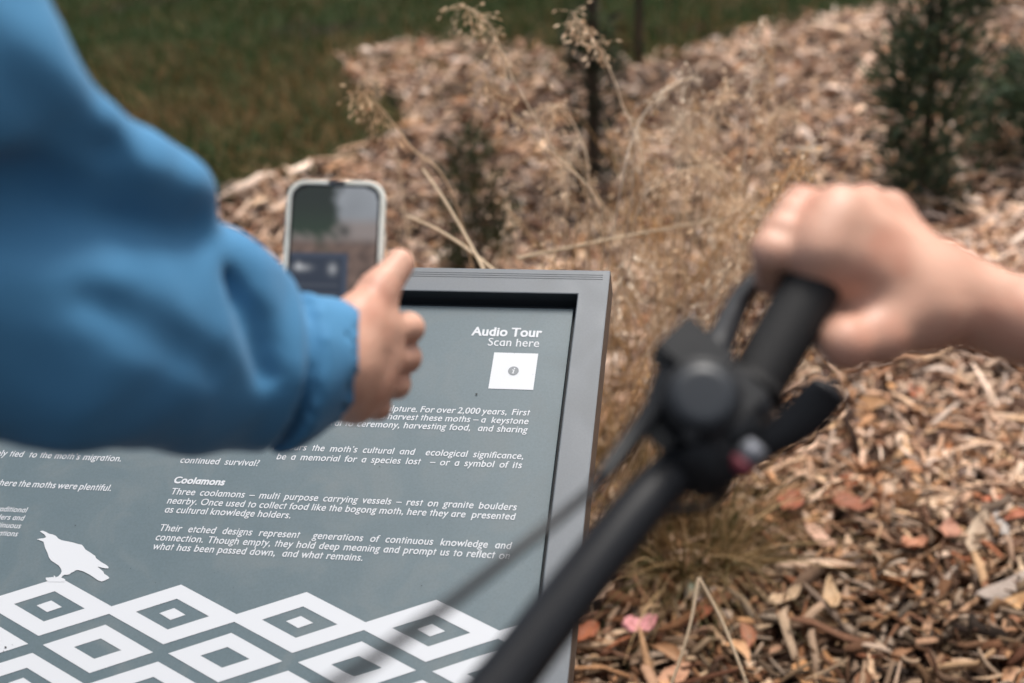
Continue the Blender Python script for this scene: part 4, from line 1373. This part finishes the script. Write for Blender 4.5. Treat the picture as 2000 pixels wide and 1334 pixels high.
inn = sm(vv, .345, .36) * (1 - sm(uu, .66, .69)); t_ = inn[..., None]; col = col * (1 - t_) + navy * t_
rim = inn * np.clip(1 - sm(vv, .365, .385) + sm(uu, .60, .63), 0, 1); col += rim[..., None] * np.array([.015, .02, .03])
for (cx, cy, rx, ry, s_c) in ((.14, .43, .10, .018, .22), (.50, .435, .05, .028, .22), (.10, .42, .03, .02, .2)):
    col += (np.exp(-(((uu - cx) / rx) ** 2 + ((vv - cy) / ry) ** 2)) * s_c)[..., None]
for cy in np.linspace(.52, .9, 9):
    col += (np.exp(-((vv - cy) / .007) ** 2) * (uu < .58) * .03 * (uu > .06))[..., None]
col = np.clip(col, 0, 1)
V = (ph_c + ax_z * (PT - .0004)) + (uu[..., None] * 2 - 1) * hw * ax_x + (1 - vv[..., None] * 2) * hh * ax_y
# round the corners of the screen
cxr = np.maximum(np.abs(uu * 2 - 1) * hw - (hw - .010), 0); cyr = np.maximum(np.abs(vv * 2 - 1) * hh - (hh - .010), 0)
ok = np.hypot(cxr, cyr) <= .0102
i = np.arange(nx * ny).reshape(nx, ny)
q = np.stack([i[:-1, :-1], i[:-1, 1:], i[1:, 1:], i[1:, :-1]], -1).reshape(-1, 4)
okc = (ok[:-1, :-1] & ok[:-1, 1:] & ok[1:, 1:] & ok[1:, :-1]).ravel()
link('screen', mesh_np('screen', V.reshape(-1, 3), q[okc], col.reshape(-1, 3)), M['screen'], phone)

# ------------------------------------------------------------------ bicycle
A0, G0, G1 = P(981, 1334, .665), P(1466, 770, .745), P(1582, 566, .768)
gd = unit(G1 - G0)
GE = G0 + gd * .126                                     # outer end of the grip
bar_d = unit(P(1440, 752, .745) - A0)
C0 = A0 - bar_d * .05                                   # at the stem
rgt = unit(np.array([bar_d[0], bar_d[1], 0])); frt = np.array([-rgt[1], rgt[0], 0]); upv = np.array([0, 0, 1.])
bike = empty('bicycle', (C0[0], C0[1], 0), 'black bicycle at right, its handlebar crossing in front of the sign', 'bicycle')
mir = lambda p: C0 + (2 * ((p - C0) @ rgt) * -rgt + (p - C0))        # the other half of the bar
bar_pts = spline([C0, A0, A0 * .45 + P(1440, 752, .745) * .55, G0, GE - gd * .004], 30)
left_pts = [mir(p) for p in bar_pts[::-1]][:-1]
rr = np.interp(np.linspace(0, 1, 30), [0, .15, .4, .7, 1], [.0165, .0155, .0140, .0125, .0111])
mb = MB(); mb.tube(np.vstack([left_pts, bar_pts]), list(rr[::-1][:-1]) + list(rr), 20)
mb.build('handlebar', M['black'], bike, smooth=True)


def grip(g0, g1):
    n = 60
    pts = [g0 + (g1 - g0) * t for t in np.linspace(0, 1, n)]
    rs = [.0172 if k in (0, n - 1) else (.0188 if k in (1, 2, n - 2, n - 3) else .0160 + .0005 * (k % 3 == 0) + .0008 * math.sin(k / n * 3.1)) for k in range(n)]
    return MB().tube(pts, rs, 24).build('grip', M['rubber'], bike, smooth=True)


grip(G0, GE); grip(mir(G0), mir(GE))
# controls in a local frame: a along the bar outward, f towards the front (upper left), t upward
va = unit(G0 - P(1300, 930, .72))
vf = unit(P(1356, 708, .75) - P(1466, 770, .745)); vf = unit(vf - va * (vf @ va)); vt = np.cross(va, vf)
if vt[2] < 0: vt = -vt
BC = lambda px, py, d_=.725: P(px, py, d_)
# brake lever clamp, master cylinder body and blade
bp = BC(1395, 800, .735)
lev = MB()
lev.tube([bp - va * .008, bp + va * .012], [.0185, .0185], 22)
lev.tube(spline([BC(1163, 949, .680), BC(1230, 862, .70), BC(1290, 785, .71), BC(1335, 735, .72), BC(1385, 700, .73)], 18), [.0034, .0040, .0046, .0050, .0052, .0055, .0058, .0062, .0075, .0095, .0115, .013, .014, .0145, .0145, .0135, .0115, .009], 18)
lo_ = lev.build('brake_lever', M['plastic'], bike, smooth=True)
bl = spline([BC(1385, 712, .735), BC(1402, 676, .745), BC(1424, 628, .765), BC(1446, 586, .785), BC(1480, 545, .83)], 12)
mb = MB(); mb.tube(bl, [.0075, .0085, .009, .0088, .0085, .008, .0078, .0075, .0072, .007, .0068, .0065], 14)
mb.build('blade', M['black'], lo_, smooth=True)
# shifter pod with a round cap, thumb paddles, barrel adjuster
sp0 = BC(1372, 775, .70)
vw = unit(EYE - sp0)                                    # the cap faces up and back to the rider
vcap = unit(vt * .9 + vw * .22 - va * .10)
pod = MB()
pod.tube([sp0 - vcap * .016, sp0 - vcap * .010, sp0 - vcap * .003, sp0 + vcap * .001, sp0 + vcap * .0030], [.018, .0205, .0215, .0210, .0182], 28)
pod.box(BC(1345, 800, .722), va * .024, vf * .011, vt * .011)
pod.box(BC(1322, 752, .722), va * .017 + vf * .004, vf * .008, vt * .010)
pod.box(BC(1352, 700, .718), va * .013, vf * .017, vt * .011)
pod.tube([BC(1352, 872, .722), BC(1374, 842, .724)], [.0185, .0185], 20)
pod.tube([BC(1345, 850, .700), BC(1349, 852, .692)], [.004, .004], 8)
pod.box(BC(1425, 770, .735), va * .010, vf * .016, vt * .013)
pod.tube(spline([BC(1395, 810, .735), BC(1420, 860, .74), BC(1395, 915, .745)], 8), [.022, .024, .024, .023, .022, .020, .017, .012], 18)
pod.tube(spline([BC(1335, 855, .715), BC(1375, 900, .72), BC(1390, 960, .725)], 6), [.014, .017, .018, .018, .016, .010], 16)
shift = pod.build('shifter', M['plastic'], bike, bevel=.0025)
for p_ in shift.data.polygons: p_.use_smooth = len(p_.vertices) == 4 and p_.area < 1.2e-4
mb = MB(); mb.tube([sp0 + vcap * .003, sp0 + vcap * .0048, sp0 + vcap * .005], [.0172, .0166, .011], 28)
mb.build('cap', M['cap'], shift, smooth=True)
pad = spline([BC(1470, 890, .73), BC(1520, 852, .725), BC(1570, 815, .72), BC(1610, 770, .715), BC(1625, 752, .712)], 12)
mb = MB()
rings = []
for k, p in enumerate(pad):
    tg = unit(np.gradient(pad, axis=0)[k]); a1 = unit(np.cross(tg, vw)); a2 = np.cross(a1, tg)
    wv = (.0065 + .0055 * math.sin(min(1, k / 11) * 2.6)) * (.75 if k == 11 else 1); hv = .0045
    rings.append([p + a1 * wv * math.cos(q) + a2 * hv * math.sin(q) for q in np.linspace(0, 2 * math.pi, 14, endpoint=False)])
mb.loft(rings); mb.build('thumb_paddle', M['black'], shift, smooth=True)
ba = BC(1482, 868, .71); bb = BC(1447, 912, .71)
mb = MB(); mb.tube([ba, ba * .7 + bb * .3, bb * .6 + ba * .4, bb * .75 + ba * .25], [.0055, .0075, .0075, .006], 16); mb.build('barrel_adjuster', M['alloy'], shift, smooth=True)
mb = MB(); mb.tube([bb * .75 + ba * .25, bb, bb + (bb - ba) * .25], [.0070, .0070, .005], 16); mb.build('adjuster_ring', M['red'], shift, smooth=True)
# clamp ring by the grip
mb = MB(); mb.tube([G0 - va * .014, G0 - va * .012, G0 - va * .003, G0 - va * .001], [.0165, .0185, .0185, .0165], 22); mb.build('clamp_ring', M['cap'], bike, smooth=True)
# hoses
front_dn = C0 + frt * .16 + [0, 0, -.25]
for nm, pts, r_h in (('brake_hose', [BC(1190, 915, .690), BC(1163, 949, .680), BC(1080, 1020, .655), BC(985, 1095, .635), BC(870, 1185, .60), BC(740, 1280, .55), BC(560, 1420, .50), BC(420, 1700, .50), front_dn], .0030),
                     ('shift_cable', [bb + (bb - ba) * .25, BC(1395, 985, .735), BC(1290, 1010, .745), BC(1180, 1120, .725), BC(1090, 1220, .71), BC(1000, 1340, .70), BC(900, 1470, .70), front_dn + rgt * .02], .0024)):
    mb = MB(); mb.tube(spline(pts, 40), r_h, 10); mb.build(nm, M['black'], bike, smooth=True)
# the rest of the bicycle, below and behind the picture
WR = .33
hub_f = np.array([*(C0 + frt * .30)[:2], WR + .03]); hub_r = np.array([*(C0 - frt * .74)[:2], WR + .03])
bb_ = np.array([*(C0 - frt * .34)[:2], .32]); head_t = C0 - frt * .03 - [0, 0, .05]; head_b = C0 + frt * .03 - [0, 0, .20]; seat_t = np.array([*(C0 - frt * .50)[:2], .82])
MB().tube([C0, C0 - frt * .045 - [0, 0, .01]], [.019, .016], 16).tube([head_t + [0, 0, .02], head_t + (head_t - head_b) * .25], .016, 16).build('stem', M['black'], bike, smooth=True)
fm = MB()
for a_, b2, r_t in ((head_t, head_b, .022), (head_b, bb_, .026), (head_t * .7 + head_b * .3, seat_t, .020), (seat_t, bb_, .017)):
    fm.tube([a_, b2], r_t, 14)
for s in (-1, 1):
    fm.tube([bb_ + rgt * .02 * s, hub_r + rgt * .062 * s], .010, 10); fm.tube([seat_t + rgt * .012 * s, hub_r + rgt * .062 * s], .008, 10)
fm.build('frame', M['bikeframe'], bike, smooth=True)
fk = MB(); crown = head_b - [0, 0, .02]
fk.tube([head_b, crown], .020, 12)
for s in (-1, 1):
    fk.tube([crown, crown + rgt * .058 * s - [0, 0, .02], hub_f + rgt * .055 * s], [.016, .016, .011], 12)
fk.build('fork', M['bikeframe'], bike, smooth=True)
for hb in (hub_f, hub_r):
    circ = lambda r_w, off=0: [hb + (frt * math.cos(a_) + upv * math.sin(a_)) * r_w + rgt * off for a_ in np.linspace(0, 2 * math.pi, 49)]
    wm = MB(); wm.tube([hb - rgt * .055, hb + rgt * .055], .018, 14)
    for k in range(28):
        a_ = 2 * math.pi * k / 28
        wm.tube([hb + rgt * .025 * (1 if k % 2 else -1), hb + (frt * math.cos(a_) + upv * math.sin(a_)) * (WR - .03)], .001, 4)
    wh = wm.build('wheel', M['alloy'], bike)
    MB().tube(circ(WR - .032), .010, 10, False).build('rim', M['black'], wh, smooth=True)
    MB().tube(circ(WR - .008), .022, 12, False).build('tyre', M['tyre'], wh, smooth=True)
sp = seat_t + (seat_t - bb_) * .18
MB().tube([seat_t, sp], .0135, 12).build('seat_post', M['black'], bike, smooth=True)
MB().loft([[sp + frt * u_ + rgt * wv * math.cos(a_) + upv * (.02 + .022 * math.sin(a_)) for a_ in np.linspace(0, 2 * math.pi, 14, endpoint=False)] for u_, wv in ((.15, .012), (.12, .02), (.04, .028), (-.04, .05), (-.09, .072), (-.12, .05))]).build('saddle', M['rubber'], bike, smooth=True)
for s in (-1, 1):
    cr_ = bb_ + rgt * .08 * s; pe = cr_ + frt * .15 * s - [0, 0, .06 * s]
    MB().tube([bb_, cr_], .012, 10).tube([cr_, pe], [.011, .009], 10).build('crank', M['black'], bike, smooth=True)
    MB().box(pe + rgt * .05 * s, rgt * .045, frt * .04, upv * .01).build('pedal', M['rubber'], bike, bevel=.003)

# ---- person beside the bicycle, right hand on the grip
gm = lambda t, r_g, ang: G0 + gd * t + (gf * math.cos(ang) + gt * math.sin(ang)) * r_g     # point round the grip
gf = unit(vf - gd * (vf @ gd)); gt = np.cross(gd, gf)
if gt[2] < 0: gt = -gt
wr2 = P(1850, 585, .80)
kn2 = [P(1614, 488, .768), P(1644, 440, .795), P(1686, 414, .818), P(1734, 416, .838)]
fi2 = []
for k, t_g in enumerate((.078, .092, .106, .118)):
    q = G0 + gd * t_g
    R1 = .016 + .0105
    fi2.append([q + gf * (R1 + .003) + gt * (.010 - .004 * k * .5), q + gf * (R1 * .85) - gt * .020, q - gt * (R1 + .001) - gf * .004])
th2 = [P(1790, 606, .785), P(1712, 655, .765), P(1650, 672, .755), G0 + gd * .066 - gt * .020 - gf * .012]
el2 = P(2640, 760, .78)
hand2 = build_hand(wr2 + (P(1800, 560, .8) - P(1850, 585, .8)) * .2, kn2, fi2, th2, [P(1850, 578, .80), P(1990, 626, .797), P(2200, 685, .785), el2], [.0215, .0215, .027, .038], None, .0024, 1.08,
                   extra=[(P(1800, 590, .795), G0 + gd * q + gf * .006 + gt * .012, .021, .017) for q in (.088, .098, .108, .118)] + [(P(1790, 606, .785), kn2[0], .017, .013), (P(1800, 540, .805), P(1690, 450, .805), .020, .016)])
sh2 = np.array([.74, .72, 1.38])
fwd2 = unit(np.array([-.95, .30, 0])); right2 = np.array([fwd2[1], -fwd2[0], 0])
neck2 = sh2 - right2 * .18 + [0, 0, .05]; chest2 = neck2 - [0, 0, .17] - fwd2 * .02
hips2 = np.array([*(neck2 - fwd2 * .03)[:2], .90])
lsh2 = neck2 - right2 * .18 - [0, 0, .05]; lel2 = lsh2 - right2 * .04 - fwd2 * .03 - [0, 0, .29]; lwr2 = lel2 + fwd2 * .08 - [0, 0, .24]


def hanging_hand(w_, r_v, f_v):
    kn = [w_ + r_v * q + [0, 0, -z_] for q, z_ in ((.03, .09), (.01, .095), (-.01, .09), (-.03, .08))]
    fi = [[k_ + f_v * .012 + [0, 0, -.036], k_ + f_v * .026 + [0, 0, -.060]] for k_ in kn]
    return kn, fi, [w_ + r_v * .02 + [0, 0, -.02], w_ + r_v * .045 + f_v * .02 + [0, 0, -.06], w_ + r_v * .045 + f_v * .03 + [0, 0, -.095]]


hand2l = build_hand(lwr2, *hanging_hand(lwr2, right2, fwd2), [lwr2, lwr2 * .5 + lel2 * .5, lel2], .0235, .038, .004, 1.05)
ua = [(sh2, sh2 * .45 + el2 * .55, .062, .058), (lsh2, lsh2 * .45 + lel2 * .55, .062, .058)]
upper2 = [surface_nets(union([(sh2, el2, .05, .044)], .01), *bounds([sh2, el2], .07), .008), surface_nets(union([(lsh2, lel2, .05, .042)], .01), *bounds([lsh2, lel2], .07), .008)]
tors2 = ua + [(neck2 - [0, 0, .05] - right2 * .12, neck2 - [0, 0, .05] + right2 * .12, .072, .072), (chest2 - right2 * .06, hips2 - right2 * .06, .13, .128), (chest2 + right2 * .06, hips2 + right2 * .06, .13, .128), (neck2 + right2 * .13 - [0, 0, .05], sh2, .07, .068), (lsh2, neck2 - right2 * .1 - [0, 0, .05], .068, .07)]
tf2 = union(tors2, .05)
j2 = dict(neck=neck2, chest=chest2, hips=hips2, side=right2, kneeL=hips2 - right2 * .17 + fwd2 * .05 - [0, 0, .43], kneeR=hips2 + right2 * .17 + fwd2 * .05 - [0, 0, .43],
          ankL=np.array([*(hips2 - right2 * .20)[:2], .10]), ankR=np.array([*(hips2 + right2 * .20)[:2], .10]))
person(tuple([hips2[0], hips2[1], 0]), 'person at right whose bare forearm reaches in to hold the bicycle grip', j2, neck2 + fwd2 * .05 + [0, 0, .19], fwd2, [hand2, hand2l] + upper2, lambda g: tf2(g) + .004 * vnoise(g, 32, 2), bounds([sh2, lsh2, el2, lel2, hips2, neck2], .15), .010, 'shirt', 'shirt')
